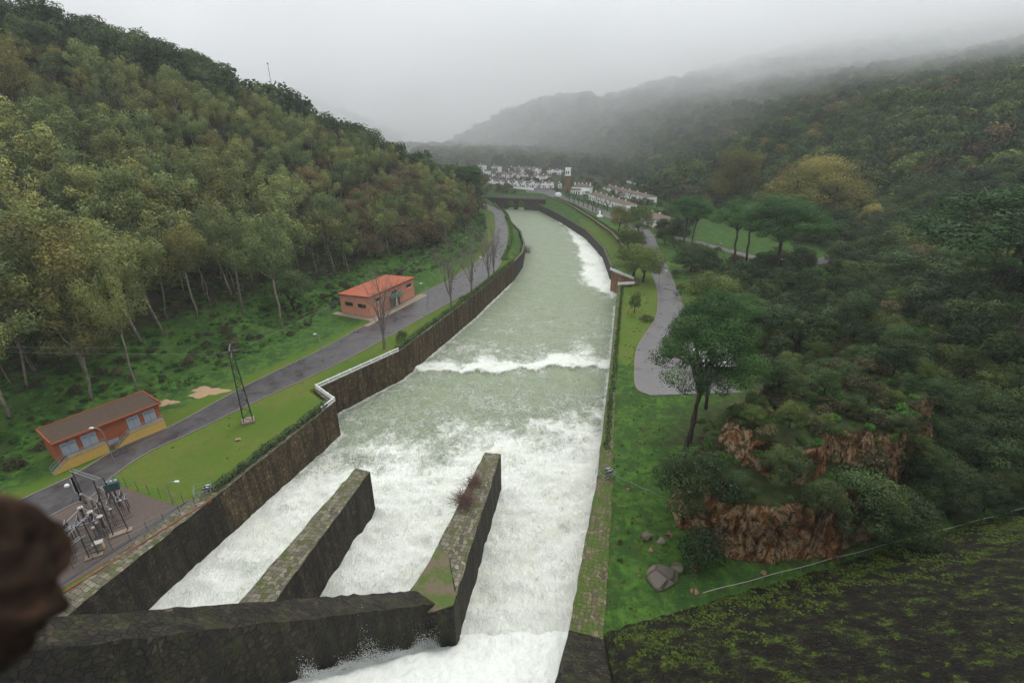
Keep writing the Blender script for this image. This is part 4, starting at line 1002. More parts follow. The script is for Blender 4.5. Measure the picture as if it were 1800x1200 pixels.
def balustrade():
    pts=[(-36.9,87.0),(-37.3,88.3),(-42.9,93.2),(-29.2,112.9)]
    pts=[(-38.3,83.9),(-37.1,87.6),(-42.9,93.1),(-28.9,112.9)]
    rt=thing('balustrade',(*pts[0],0),'white concrete balustrade following the channel wall corner','balustrade')
    for a,b in zip(pts[:-1],pts[1:]):
        a=np.array(a);b=np.array(b); L=np.linalg.norm(b-a); n=max(1,round(L/3.1)); f=(b-a)/L
        for k in range(n):
            fr=Fr((*(a+f*(k*L/n)),.2),f); w=L/n
            pn=MB(); fr.box(pn,.28,w-.28,-.1,.1,.78,.95); fr.box(pn,.28,w-.28,-.1,.1,.05,.2)
            m=7
            for j in range(m): u=.4+(w-.8)*j/(m-1); fr.box(pn,u-.05,u+.05,-.05,.05,.2,.78)
            pn.build('panel',M['whitebal'],rt)
            ps=MB(); fr.box(ps,-.16,.16,-.16,.16,0,1.02); ps.build('post',M['whitebal'],rt)
def switchyard():
    mb=MB(); mb.prism(YARD,-.3,.06); o=mb.build('switchyard_ground',M['gravel']); tag(o,kind='structure'); o['label']='pinkish gravel ground of the switchyard'
    # cable channel lids
    rt=thing('cable_channel',(*P(200,960),0),'dark concrete cable channel running beside the channel wall','channel')
    mb=MB()
    for a,b,w in (((95,1035),(330,885),.45),((150,1000),(330,880),.3),((60,1010),(235,905),.25)):
        A=np.array(P(*a));B=np.array(P(*b)); fr=Fr((A[0],A[1],0),B-A); fr.box(mb,0,np.linalg.norm(B-A),-w/2,w/2,-.1,.075+w*.1)
    mb.build('lid',M['steel'],rt)
    A=np.array(P(112,1045));B=np.array(P(372,880)); fr=Fr((A[0],A[1],0),B-A); mb=MB(); fr.box(mb,0,np.linalg.norm(B-A),-.12,.12,-.1,.35); mb.build('edge_kerb',M['rust'],rt)
    fn=thing('wire_fence',(*P(322,893),0),'thin wire fence with slim posts around the gravel switchyard','fence')
    pts=[P(*q) for q in [(345,895),(330,905),(60,1080)]]+[]
    lines=[[P(345,893),P(205,852)],[P(345,893),P(130,1000)]]
    for ln in lines:
        A=np.array(ln[0]);B=np.array(ln[1]); n=7
        for k in range(n+1):
            q=A+(B-A)*k/n; mb=MB(); mb.tube([(q[0],q[1],0),(q[0],q[1],2.0)],.035,5); mb.build('post',M['steel'],fn)
        mb=MB()
        for hh in (.5,1.2,1.95): mb.tube([(*A,hh),(*B,hh)],.012,3)
        mb.build('wire',M['galv'],fn)
    def lattice(x,y,z0,z1,w,ang,name,parent,taper=.6):
        mb=MB(); f=np.array([math.cos(ang),math.sin(ang)])
        def L(s,z): 
            k=w*(1+(taper-1)*(z-z0)/(z1-z0)); return (x+f[0]*s*k/2,y+f[1]*s*k/2,z)
        for s in (-1,1):
            mb.tube([L(s,z0),L(s,z1)],.09,5)
        n=9
        for k in range(n):
            a=z0+(z1-z0)*k/n; mb.tube([L(-1,a),L(1,a)],.045,4)
        return mb.build(name,M['steel'],parent)
    def beam(a,b,name,parent,w=.45):
        mb=MB(); a=np.array(a);b=np.array(b); d=b-a; L=np.linalg.norm(d[:2]); s=np.array([-d[1],d[0],0])/L*w/2
        for sg in (-1,1): mb.tube([a+s*sg,b+s*sg],.06,4)
        n=10
        for k in range(n+1):
            c=a+d*k/n; mb.tube([c-s,c+s],.04,4)
        return mb.build(name,M['galv'],parent)
    # gantry 1
    x,y=P(213,937); z=zat(y,176,842); 
    g1=thing('steel_gantry',(x,y,0),'tall steel gantry with ladder-like leg and crossbeam over the road edge','gantry')
    lattice(x,y,.1,z,1.7,R(35),'lattice_leg',g1)
    mb=MB(); mb.box((x,y,.12),(2.6,.9,.25),R(35)); mb.build('footing',M['pave'],g1)
    x2,y2=P(152,885); z2=zat(y2,118,826); mb=MB(); mb.tube([(x2,y2,0),(x2,y2,z2)],[.11,.08],6); mb.build('post',M['steel'],g1)
    beam((x2,y2,z2),(x,y,z),'crossbeam',g1)
    x,y=P(166,978); z=zat(y,132,918)
    g2=thing('steel_gantry',(x,y,0),'lower steel gantry with pale crossbeams above the insulator posts','gantry')
    lattice(x,y,.1,z,1.0,R(35),'lattice_leg',g2,.8); mb=MB(); mb.box((x,y,.12),(1.9,.9,.25),R(35)); mb.build('footing',M['pave'],g2)
    e=P(70,1000,0); 
    beam((x,y,z),(*P(60,965,z),z),'crossbeam',g2); beam((x,y,z-2.),(*P(62,1003,z-2.),z-2.),'crossbeam',g2)
    x3,y3=P(96,1012); mb=MB(); mb.tube([(x3,y3,0),(x3,y3,z)],[.1,.1],6); mb.build('post',M['steel'],g2)
    # equipment
    def post(px,py,h,ih,label,group,r=.2,capc='cap',tx=None):
        x,y=P(px,py)
        t=thing('insulator_post',(x,y,0),label,'insulator',group)
        mb=MB()
        for dx in (-.16,.16):
            for dy in (-.16,.16): mb.tube([(x+dx,y+dy,0),(x+dx,y+dy,h)],.03,4)
        mb.box((x,y,h+.03),(.45,.45,.06)); mb.build('stand',M['steel'],t)
        mb=MB(); prof=[]; n=7
        for k in range(n): prof+=[(r*.55,h+.06+ih*k/n),(r,h+.06+ih*(k+.35)/n),(r*.55,h+.06+ih*(k+.7)/n)]
        mb.lathe((x,y,0),prof,8); mb.build('insulator',M['porcelain'],t)
        mb=MB(); mb.lathe((x,y,h+.06+ih),[(r*1.1,0),(r*1.15,.18),(r*.5,.26)],8); mb.build('cap',M[capc],t)
    for k in range(3): post(156+17*k,925+8*k,1.6,1.7,'thick brown current transformer with pale cap in the row of three','brown current transformers in a row of three',.32)
    for k in range(4): post(158+17*k-4,895+9*k,1.4,1.3,'slim brown insulator post with pale cap in the rear row','slim insulator posts of the rear row',.17)
    for k in range(4): post(183+13*k,882+8*k,1.4,1.3,'slim brown insulator post with pale cap near the teal tank','slim insulator posts near the teal tank',.17)
    for k in range(6): post(100+17*(k%3),1000-16*(k//3)+(-6)*(k%3),1.6,1.3,'slim dark insulator post under the lower gantry','insulator posts under the lower gantry',.17,'cap')
    for k in range(3): post(176+6*k,955-9*k,1.2,1.5,'reddish insulator post beside the beige control box','insulator posts beside the control box',.18)
    for (px,py,ang,l) in ((108,960,R(35),'dark steel switch frame with six insulators left of the brown transformers'),(150,945,R(35),'dark steel switch frame with six insulators in the middle of the switchyard'),(205,905,R(35),'dark steel switch frame with six insulators under the teal tank')):
        x,y=P(px,py); fr=Fr((x,y,0),(math.cos(ang),math.sin(ang))); t=thing('switch_frame',(x,y,0),l,'switchgear')
        mb=MB(); [mb.tube([fr.p(u,v,0),fr.p(u,v,2.5)],.06,4) for u in(-1.6,1.6) for v in(-.6,.6)]; mb.build('leg',M['steel'],t)
        mb=MB(); [fr.box(mb,-1.9,1.9,v-.07,v+.07,2.5,2.65) for v in (-.6,.6)]; [fr.box(mb,u-.05,u+.05,-.52,.52,2.5,2.6) for u in(-1.6,-.5,.5,1.6)]; mb.build('beam',M['galv'],t)
        for u in (-1.3,0,1.3):
            for v in (-.6,.6):
                q=fr.p(u,v,0); mb=MB(); mb.lathe((q[0],q[1],2.65),[(.08,0),(.15,.1),(.08,.2),(.15,.35),(.08,.45),(.15,.6),(.08,.7),(.13,.85)],7); mb.build('insulator',M['porcelain'],t)
            mb=MB(); mb.tube([fr.p(u,-.6,3.55),fr.p(u,.6,3.55)],.04,4); mb.build('blade',M['galv'],t)
    x,y=P(178,968); t=thing('control_box',(x,y,0),'beige control box on legs behind the lower gantry leg','box')
    mb=MB(); mb.box((x,y,.95),(1.0,.7,1.1),R(30)); mb.build('cabinet',M['beigebox'],t); mb=MB(); mb.box((x,y,1.56),(1.15,.85,.08),R(30)); mb.build('lid',M['cap'],t)
    mb=MB(); [mb.box((x+a,y+b,.2),(.07,.07,.5)) for a in(-.3,.3) for b in(-.2,.2)]; mb.build('leg',M['steel'],t)
    mb=MB(); c_=math.cos(R(30));s_=math.sin(R(30)); mb.box((x+.36*s_,y-.36*c_,1.0),(.4,.03,.45),R(30)); mb.build('gauge_window',M['galv'],t)
    x,y=P(212,890); t=thing('oil_tank',(x,y,0),'teal-green rectangular oil tank with pale lids on a post','tank')
    mb=MB(); mb.tube([(x,y,0),(x,y,3.3)],.12,6); mb.build('post',M['steel'],t)
    mb=MB(); mb.box((x,y,4.0),(1.7,1.2,1.3),R(35)); mb.build('tank',M['teal'],t)
    for k in range(3): 
        mb=MB(); mb.lathe((x-.5+.5*k,y-.2+.25*k,4.66),[(.2,0),(.2,.12),(.08,.2)],8); mb.build('bushing',M['cap'],t)
    t=thing('busbar',(*P(120,960),0),'pale tubular busbars linking the insulator posts in the switchyard','busbar'); mb=MB()
    for a,b,h in (((156,925),(190,941),3.6),((154,895),(205,922),3.1),((183,882),(222,906),3.1),((100,1000),(134,988),3.2),((100,984),(134,972),3.2),((156,925),(100,984),3.4),((173,933),(117,994),3.4)):
        mb.tube([(*P(*a),h),(*P(*b),h)],.045,5)
    mb.build('bar',M['galv'],t)
EXC=[]   # exclusion discs (x,y,r) for vegetation
def row(pxa,pxb,depth,h,n,label,name='terraced_row',gables=True,chim=1,two=False,roofm='tile'):
    A=np.array(hit(*pxa));B=np.array(hit(*pxb)); z=min(A[2],B[2]); f=(B-A)[:2]; L=np.linalg.norm(f); 
    fr=Fr((A[0],A[1],z),f,1)
    if fr.b@A[:2]<0: fr.b=-fr.b
    for k in range(int(L//6)+1): q=fr.p(min(L,k*6+3),depth/2,0); EXC.append((q[0],q[1],depth*.5+4.5))
    rt=thing(name,(A[0],A[1],z),label,'house')
    fr.mk('wall',M['white'],rt,(0,L,0,depth,-3,h))
    mb=MB(); e=.35
    fr.hexa(mb,[(-e,-e,h+.003),(L+e,-e,h+.003),(L+e,depth+e,h+.003),(-e,depth+e,h+.003),(-e,-e,h+.15),(L+e,-e,h+.15),(L+e,depth+e,h+.15),(-e,depth+e,h+.15)])
    r=depth*.13+.2; hip=min(depth*.4,L*.3)
    a,b,c,d=fr.p(-e,-e,h+.15),fr.p(L+e,-e,h+.15),fr.p(L+e,depth+e,h+.15),fr.p(-e,depth+e,h+.15); r0,r1=fr.p(hip,depth/2,h+.15+r),fr.p(L-hip,depth/2,h+.15+r)
    mb.add([a,b,c,d,r0,r1],[(0,1,5,4),(2,3,4,5),(1,2,5),(3,0,4)])
    rf=mb.build('roof',M[roofm],rt)
    u=L/n
    for k in range(n):
        for j in range(chim):
            uu=u*(k+.25+.5*j); mb=MB(); fr.box(mb,uu-.35,uu+.35,depth*.5-.35,depth*.5+.35,h+r*.4,h+r+.9); fr.box(mb,uu-.45,uu+.45,depth*.5-.45,depth*.5+.45,h+r+.9,h+r+1.05); mb.build('chimney',M['white'],rf)
        ws=[(.2,.08,1.2,2.3),(.42,.09,0,2.2)]
        for (q,w,w0,w1) in ws:
            mb=MB(); fr.box(mb,u*(k+q),u*(k+q)+max(.9,u*w*.8),-.05,.03,w0,w1)
            if two: fr.box(mb,u*(k+q),u*(k+q)+max(.9,u*w*.8),-.05,.03,w0+3,w1+3)
            mb.build('door' if w0==0 else 'window',M['glass'],rt)
        if gables:
            g0=u*(k+.55);g1=g0+u*.32; mb=MB()
            mb.add([fr.p(g0,-.6,-1),fr.p(g1,-.6,-1),fr.p(g1,-.6,h+.2),fr.p((g0+g1)/2,-.6,h+1.0),fr.p(g0,-.6,h+.2),fr.p(g0,.01,-1),fr.p(g1,.01,-1),fr.p(g1,depth*.4,h+.2),fr.p((g0+g1)/2,depth*.5,h+1.0),fr.p(g0,depth*.4,h+.2)],
                [(0,1,2,3,4),(1,6,7,2),(0,4,9,5),(2,7,8,3),(4,3,8,9)])
            gb=mb.build('porch_gable',M['white'],rt); mb=MB(); fr.box(mb,g0+u*.1,g0+u*.22,-.66,-.61,.2,2.2); mb.build('porch_opening',M['glass'],gb)
    for v in (.3,.65):
        fr.mk('side_window',M['glass'],rt,(L-.03,L+.05,depth*v,depth*v+1,.9,2.2))
    return fr,L,rt
def village():
    row((866,303),(882,302.5),9,5.6,1,'two-storey white house at the left end of the topmost village row',two=True,gables=False)
    row((841,298),(855,298),8,4.3,1,'small white flat house at the far upper left of the village',gables=False)
    row((839,307),(853,309),9,4.2,1,'white house below the flat one at the village left edge')
    row((893,302),(947,305.5),9,4.4,4,'topmost long terraced row of white village houses')
    row((961,306.5),(988,308),8,4.3,2,'short white row standing left of the church tower top')
    row((865,310.5),(922,316),9,4.3,4,'second terraced row of white houses from the top')
    row((934,317.5),(965,319),9,4.3,2,'short white row between the second and third village rows')
    row((855,322),(941,331),9,4.3,6,'third terraced row of white gabled houses above the bridge road')
    row((950,330.5),(973.5,331),8,4.3,2,'small white house just above the bridge road left of the church')
    row((981.5,331),(987.5,331),5,3.6,1,'tiny white gabled hut beside the church tower')
    row((1034,351),(1096,371.5),10,4.6,6,'long terraced row along the main street below the church',gables=False)
    row((1060,332),(1135.5,357),9,4.3,6,'long terraced row on the upper terrace right of the church',gables=False)
    row((1101,321),(1158,334),9,4.4,4,'highest terraced row on the right of the village',gables=False)
    # near house with ochre terrace
    fr,L,rt=row((1122,391),(1147,399.5),15,4.0,2,'near white hip-roofed house with ochre terrace wall by the road',gables=False)
    fr.mk('terrace_wall',M['yellowwall'],rt,(L+.1,L+1.2,-1.5,17,-3.,.6))
    # far houses up on the slopes
    for q,l in ((((925,271),(940,270)),'solitary white house in the trees above the village'),(((1057,237),(1068,236)),'solitary white house high on the right wooded ridge'),(((868,215),(880,215)),'solitary white house near the top of the misty ridge')):
        row(q[0],q[1],9,5.,1,l,gables=False,chim=1,name='hill_house')
    # church
    A=np.array(hit(1003,341));B=np.array(hit(1036,343)); z=min(A[2],B[2])
    f=(B-A)[:2]; L=np.linalg.norm(f); fr=Fr((A[0],A[1],z),f,1)
    if fr.b@A[:2]<0: fr.b=-fr.b
    for k in range(4): q=fr.p(L*k/3,6,0); EXC.append((q[0],q[1],9))
    s=L/19.
    rt=thing('church',(A[0],A[1],z),'white village church with brick-and-white bell tower','church')
    fr.mk('nave_wall',M['white'],rt,(0,L,3,14,-2,6.8*s))
    mb=MB(); e=.4; h=6.8*s
    a,b,c,d=[fr.p(*q) for q in ((-e,3-e,h+.01),(L+e,3-e,h+.01),(L+e,14+e,h+.01),(-e,14+e,h+.01))]; r0,r1=fr.p(4,8.5,h+2.6*s),fr.p(L-4,8.5,h+2.6*s)
    mb.add([a,b,c,d,r0,r1],[(0,1,5,4),(2,3,4,5),(1,2,5),(3,0,4)]); mb.build('nave_roof',M['tile'],rt)
    # arcaded porch
    mb=MB(); fr.box(mb,0,L*.5,-.2,2.95,3.1*s,4.*s)
    for k in range(5): u=L*.5*k/4; fr.box(mb,max(0,u-.45),min(L*.5,u+.45),-.2,.7,-2,3.09*s)
    mb.build('arcade',M['white'],rt); fr.mk('painted_porch_shade',M['glass'],rt,(.3,L*.5-.2,2.9,2.99,0,3.*s))  # dark panel painted in for the shade inside the arcade
    mb=MB(); fr.hexa(mb,[(-.3,-.5,4.01*s),(L*.5+.3,-.5,4.01*s),(L*.5+.3,3,5.2*s),(-.3,3,5.2*s),(-.3,-.5,4.2*s),(L*.5+.3,-.5,4.2*s),(L*.5+.3,3,5.4*s),(-.3,3,5.4*s)]); mb.build('porch_roof',M['tile'],rt)
    mb=MB(); g0,g1=L*.52,L*.72
    mb.add([fr.p(g0,-1,-1),fr.p(g1,-1,-1),fr.p(g1,-1,4*s),fr.p((g0+g1)/2,-1,6*s),fr.p(g0,-1,4*s),fr.p(g0,3,-1),fr.p(g1,3,-1),fr.p(g1,3,4*s),fr.p((g0+g1)/2,3,6*s),fr.p(g0,3,4*s)],[(0,1,2,3,4),(1,6,7,2),(0,4,9,5),(2,7,8,3),(4,3,8,9)]); mb.build('gable_porch',M['white'],rt)
    for u in (.78,.86,.94): fr.mk('window',M['glass'],rt,(L*u-.5,L*u+.5,2.94,3.02,1.2*s,3.2*s))
    for u in (.1,.3,.5,.72,.92): 
        mb=MB(); fr.box(mb,L*u-.4,L*u+.4,8.1,8.9,h,h+4.*s); mb.build('chimney',M['white'],rt)
    # tower
    T=np.array(hit(992,336)); zt=zat(T[1],996,309)-T[2]; zt2=zat(T[1],996,300)-T[2]; w=T[1]/850/.92*7.5
    ft=Fr((T[0],T[1],T[2]),f,1); 
    if ft.b@T[:2]<0: ft.b=-ft.b
    EXC.append((T[0],T[1],10))
    ft.mk('tower_shaft',M['brick'],rt,(0,w,0,w,-2,zt))
    ft.mk('cornice',M['white'],rt,(-.3,w+.3,-.3,w+.3,zt+.003,zt+.6))
    bf=ft.mk('belfry',M['white'],rt,(.1,w-.1,.1,w-.1,zt+.603,zt2+1))
    for u in (.2,.58): ft.mk('belfry_opening',M['glass'],bf,(w*u,w*u+w*.2,.04,.12,zt+1.2,zt2-.3))
    mb=MB()
    for u in (0,.42,.82):
        for v in (0,.82): ft.box(mb,w*u,w*u+w*.18,w*v,w*v+w*.18,zt2+1.003,zt2+2.6)
    mb.build('pinnacle',M['white'],rt)
    q=ft.p(w/2,w/2,0); mb=MB(); mb.tube([(q[0],q[1],T[2]+zt2+1),(q[0],q[1],T[2]+zt2+7)],.12,5); mb.tube([(q[0]-.9,q[1],T[2]+zt2+5.8),(q[0]+.9,q[1],T[2]+zt2+5.8)],.1,5); mb.build('cross',M['steel'],rt)
    # bridge
    A=np.array(P(864,346,1.5)); B=np.array(P(944,349,1.5)); f=B-A; L=np.linalg.norm(f); fb=Fr((A[0],A[1],1.2),f,1)
    rt=thing('stone_bridge',(A[0],A[1],0),'old dark stone bridge crossing the river below the village','bridge')
    mb=MB(); w=5
    def piece(u0,u1,w0,w1): fb.box(mb,u0,u1,0,w,w0,w1)
    piece(-6,L*.34,-12,-.3); piece(L*.50,L*.56,-12,-.3); piece(L*.72,L+6,-12,-.3)
    mb.build('pier_wall',M['wallgrey'],rt)
    for (u0,u1) in ((L*.34,L*.50),(L*.56,L*.72)):
        mb=MB(); n=8
        for k in range(n):
            a=u0+(u1-u0)*k/n; b=u0+(u1-u0)*(k+1)/n; c=((a+b)/2-(u0+u1)/2)/((u1-u0)/2); zz=-5+3.2*math.sqrt(max(0,1-c*c)); fb.box(mb,a,b,.004,w-.004,zz,-.304)
        mb.build('arch',M['wallgrey'],rt)
    fb.mk('deck',M['kerb'],rt,(-6,L+6,-.3,w+.3,-.297,.0)); fb.mk('parapet',M['kerb'],rt,(-6,L+6,-.25,.05,.003,.9)); fb.mk('parapet',M['kerb'],rt,(-6,L+6,w-.05,w+.25,.003,.9))
    # promenade wall above the grass bank
    pts=[hit(*q) for q in [(962,347),(1000,360),(1040,386),(1075,412),(1103,446),(1117,470)]]
    pts=[(p[0],p[1],max(.3,p[2]+.5)) for p in pts]
    wall('promenade_wall',pts,[.7]*6,'brown low wall with walkway between the grass bank and village garden','kerb','brick',-1,bottom=-2,drop=-.2,jit=.02,rsm=3)
    hedge([hit(*q) for q in [(872,338),(890,340),(905,341)]],2.2,3.,'dark hedge band between the old bridge and the village rows',s=1.,step=3,dens=.5,mat='leafoak')
    # white walls by the bridge end
    a=hit(902,331);b=hit(938,335); fr=Fr(a,np.array(b[:2])-np.array(a[:2]),1); rt=thing('garden_wall',a,'long white retaining wall under the third village row','wall'); fr.mk('wall_panel',M['white'],rt,(0,math.hypot(b[0]-a[0],b[1]-a[1]),0,.4,-1,1.4))
    a=hit(978,346); fr=Fr(a,(1,.3)); rt=thing('kiosk',a,'small white kiosk at the village end of the bridge','hut'); fr.mk('wall',M['white'],rt,(0,4.5,0,3,-.5,2.4)); mb=MB(); fr.hexa(mb,[(-.3,-.3,2.41),(4.8,-.3,2.41),(4.8,3.3,2.41),(-.3,3.3,2.41),(1,1.3,3.4),(3.6,1.3,3.4),(3.6,1.7,3.4),(1,1.7,3.4)]); mb.build('roof',M['white'],rt)
    a=hit(1054,381); fr=Fr(a,(1,.1)); rt=thing('fountain_monument',a,'small white monument beside the village garden','monument'); fr.mk('base',M['white'],rt,(-1.6,1.6,-1.6,1.6,-.3,1.)); fr.mk('pillar',M['white'],rt,(-.5,.5,-.5,.5,1.003,4.)); 
    # railings at the inlet
    for pts_,l in (([(39.9,191.),(46.2,177.3)],'white balustrade on top of the orange brick inlet wall'),([(38.9,170.4),(45.2,171.6)],'short white balustrade at the corner of the right lawn')):
        a=np.array(pts_[0]);b=np.array(pts_[1]);L=np.linalg.norm(b-a); rt=thing('inlet_railing',(*a,.2),l,'balustrade'); n=max(2,int(L/2.4))
        for k in range(n):
            fr=Fr((*(a+(b-a)*k/n),.2),b-a); fr.mk('panel',M['whitebal'],rt,(.2,L/n-.2,-.1,.1,.1,1.0)); fr.mk('post',M['whitebal'],rt,(-.17,.17,-.17,.17,0,1.15))
def pollards():
    """bare pollarded street trees of the village"""
    g=np.random.default_rng(9); protos=[]
    for v in range(3):
        mb=MB(); mb.tube([(0,0,-.3),(.1,0,1.6),(0,.1,3)],[.28,.24,.22],6)
        for i in range(6):
            a=i*1.05+g.random()*.5; r=1.1+.5*g.random(); e=(r*math.cos(a),r*math.sin(a),4+.8*g.random()); mb.tube([(0,.1,2.8),(e[0]*.6,e[1]*.6,3.3),e],[.16,.12,.13],5)
            for j in range(3): mb.tube([e,(e[0]+g.normal()*.3,e[1]+g.normal()*.3,e[2]+.7+.4*g.random())],[.07,.03],4)
        me=bpy.data.meshes.new('pollard_tree'); me.from_pydata(mb.v,[],mb.f); me.materials.append(M['barkdark']); protos.append(me)
    lines=[((975,338),(1060,379),17,'pollarded bare trees along the village main street','bare pollarded tree lining the main street below the church'),
           ((1022,350),(1090,378),12,'pollarded bare trees before the lower terraced row','bare pollarded tree in front of the lower right terraced row'),
           ((1062,336),(1130,362),10,'pollarded bare trees before the upper right row','bare pollarded tree in front of the upper terraced row'),
           ((1105,323),(1148,335),8,'pollarded bare trees before the highest right row','bare pollarded tree in front of the highest right row'),
           ((1121,392),(1146,401),5,'pollarded trees before the near house','bare pollarded tree in front of the near hip-roofed house'),
           ((865,311.5),(930,318),10,'pollarded trees before the second row','bare pollarded tree in front of the second village row'),
           ((895,304),(945,307),7,'pollarded trees before the top row','bare pollarded tree in front of the topmost village row'),
           ((870,326),(945,334),9,'pollarded trees before the third row','bare pollarded tree in front of the third village row')]
    for a,b,n,grp,l in lines:
        n=max(4,int(n*.7))
        for k in range(n):
            t=(k+.5)/n; x,y,z=hit(a[0]+(b[0]-a[0])*t+g.normal()*.8,a[1]+(b[1]-a[1])*t+.8+g.normal()*.4)
            o=bpy.data.objects.new('pollard_tree',protos[k%3]); C.objects.link(o); o.location=(x,y,z); o.rotation_euler=(0,0,g.random()*6); s=.95+.4*g.random(); o.scale=(s,s,s); tag(o,l,'tree',grp)
def baretree(px,py,tx,ty,seed,label,spread=.28,group=None,dens=1.):
    x,y,z=hit(px,py); h=max(3,zat(y,tx,ty)-z); g=np.random.default_rng(seed)
    rt=thing('bare_tree',(x,y,z),label,'tree',group)
    mb=MB(); f=h*.22; mb.tube([(x,y,z-.3),(x,y,z+f*.5),(x+.05,y,z+f)],[.028*h,.023*h,.022*h],7); mb.build('trunk',M['barkgrey'],rt)
    mb=MB()
    def br(p,d,L,r,lv):
        d=d/np.linalg.norm(d); n=3; pts=[p]; q=p
        for i in range(n): d=d+g.normal(size=3)*.10+np.array([0,0,.10]); d/=np.linalg.norm(d); q=q+d*L/n; pts.append(q)
        mb.tube([tuple(a) for a in pts],[max(.009,r*(1-.5*i/n)) for i in range(n+1)],4 if lv>0 else 5,cap=False)
        if lv<3:
            for i in range(4 if lv<2 else 5):
                t=.3+.7*g.random(); b=pts[min(n,int(t*n)+1)]; dd=d+g.normal(size=3)*(.45)*np.array([1,1,.5]); br(b,dd,L*(.42+.25*g.random()),r*.45,lv+1)
    for i in range(6):
        a=i*1.05+g.random(); br(np.array([x,y,z+f*(.8+.3*g.random())]),np.array([math.cos(a)*spread,math.sin(a)*spread,1.]),h*.62*(.75+.3*g.random()),.012*h,0)
    br(np.array([x,y,z+f]),np.array([0,0,1.]),h*.75,.015*h,0)
    mb.build('branches',M['barkgrey'],rt)
def near_tree(kind,px,py,tx,ty,label,var=0,wide=1.,lod='n',name=None,cat=None,leanx=None,minh=None):
    x,y,z=hit(px,py); h=max(minh or 1.,zat(y,tx,ty)-z); H0=KIND[kind][2]*(.95 if kind!='bush' else .9)
    s=h/H0; o=plant(kind,x,y,s*wide,label,None,var,lod,True,z,cat,name,sz=s)
    EXC.append((x,y,2.5)); return x,y,z,h
def hand_vegetation():
    B=baretree
    B(676,613,655,512,1,'tall bare tree beside the salmon building, above the white balustrade')
    B(793,540,788,458,2,'bare tree by the road just beyond the salmon building')
    B(829,517,824,442,3,'second bare tree by the road beyond the salmon building')
    B(859,496,856,420,4,'third bare tree by the left road before the hedge corner')
    B(868,485,866,430,5,'slim bare tree behind the third one at the hedge corner',.18)
    B(884,375,884,352,6,'small dark bare tree on the bank near the bridge',.35)
    N=near_tree
    # left, standing in the grass slope
    N('euc',240,688,170,480,'tall leaning eucalyptus right behind the transformer house',0,.7)
    N('gold',162,704,62,560,'golden-leaved low eucalyptus behind the left end of the transformer house',1,1.3)
    N('gold',150,655,120,385,'large golden eucalyptus at the forest edge above the transformer house',2,1.1)
    N('euc',62,650,35,380,'big olive eucalyptus at the left picture edge above the transformer house',1,1.1)
    N('euc',20,735,5,520,'eucalyptus at the very left edge beside the transformer house',3,1.1)
    N('gold',345,560,330,400,'slightly golden eucalyptus between the pale-green one and the brightest trunks',0,1.)
    N('euc',249,603,200,400,'pale-trunked eucalyptus at the forest edge, left of the open grass',1,1.1)
    N('euc',289,590,268,410,'pale-green eucalyptus with slim straight trunk on the grass slope',2)
    N('euc',428,551,380,378,'eucalyptus with bright trunk at the top of the open grass',3)
    N('euc',495,578,440,400,'leaning eucalyptus with bright stem nearest the dark oak',0,.9)
    N('euc',408,521,395,372,'tall eucalyptus behind the brightest trunks at the grass edge',1)
    N('oak',516,545,514,478,'lone dark round oak on the green slope left of the salmon building',1,1.1)
    N('bush',707,598,706,579,'small dark conical shrub on the lawn near the balustrade',0,.7,name='conical_shrub')
    N('bush',814,527,814,519,'little round bush on the left lawn between two bare trees',1,1.2,minh=1.2)
    # right of the channel
    N('dec',1115,550,1120,516,'small bare-looking young tree on the right lawn',1,.6,'m')
    N('bush',1137,564,1137,553,'round dark bush at the road kerb on the right lawn',2,1.4)
    N('dec',1113,498,1112,432,'big round green tree at the corner of the right lawn',0,1.25)
    N('dec',1131,496,1136,434,'darker green tree beside the big round one at the road',2,1.0)
    N('yel',1088,408,1090,362,'yellow-green tree behind the grass bank near the main street',0,.9)
    N('dec',1121,415,1120,366,'green tree between the yellow-green one and the near house',1,1.1)
    N('dec',1103,438,1103,402,'slender young tree group on top of the grass bank',3,1.)
    N('dec',1116,440,1117,405,'small dense tree on top of the grass bank by the road',2,1.)
    N('oak',1168,429,1168,402,'round dark tree left of the road junction',0,1.2)
    N('dec',1197,514,1197,496,'young round-headed tree on the grass right of the road',3,1.1,'m')
    N('dec',1187,487,1187,474,'tiny round-headed tree on the grass right of the road',2,1.1,'m')
    N('pine',1201,433,1200,345,'dark umbrella pine group at the road junction by the near house',0,1.25)
    N('pine',1215,430,1222,352,'second dark pine at the road junction',1,1.1)
    N('pine',1290,462,1284,358,'umbrella pine standing alone on the green meadow',2,1.25)
    N('pine',1312,458,1322,358,'umbrella pine right behind the meadow pine',3,1.2)
    N('pine',1358,502,1360,352,'broad dark umbrella pine above the black pipes',0,1.45)
    N('pine',1362,500,1400,350,'second stem of the broad umbrella pine above the pipes',1,1.35)
    N('pine',1200,806,1195,560,'tall pine on the right lawn with a long bare trunk',2,.9)
    N('pine',1213,780,1250,545,'leaning tall pine next to the long bare trunk',1,.8)
    N('pine',1241,718,1240,520,'third tall pine at the edge of the paved turning area',3,.85)
    N('pine',1760,655,1790,318,'huge umbrella pine at the right edge of the picture',0,1.8)
    N('pine',1725,560,1740,400,'umbrella pine left of the huge one on the right slope',2,1.5)
    N('yel',1420,402,1420,283,'broad golden-yellow tree rising behind the meadow',1,1.5)
    N('yel',1370,392,1375,312,'yellowish tree at the left foot of the broad golden one',2,1.3)
    N('yel',1284,372,1288,268,'tall yellow-green tree behind the meadow',3,1.0)
    N('dec',1207,340,1207,282,'pale grey-green tree above the near house',1,1.3,'m')
    N('yel',1442,250,1446,225,'small golden tree on the dark hillside',0,1.2,'m')
    N('oak',1215,478,1222,428,'big dark round bush right of the road below the junction',2,1.25)
    N('oak',1240,474,1243,438,'dark round bush joined to the big one below the junction',1,1.1)
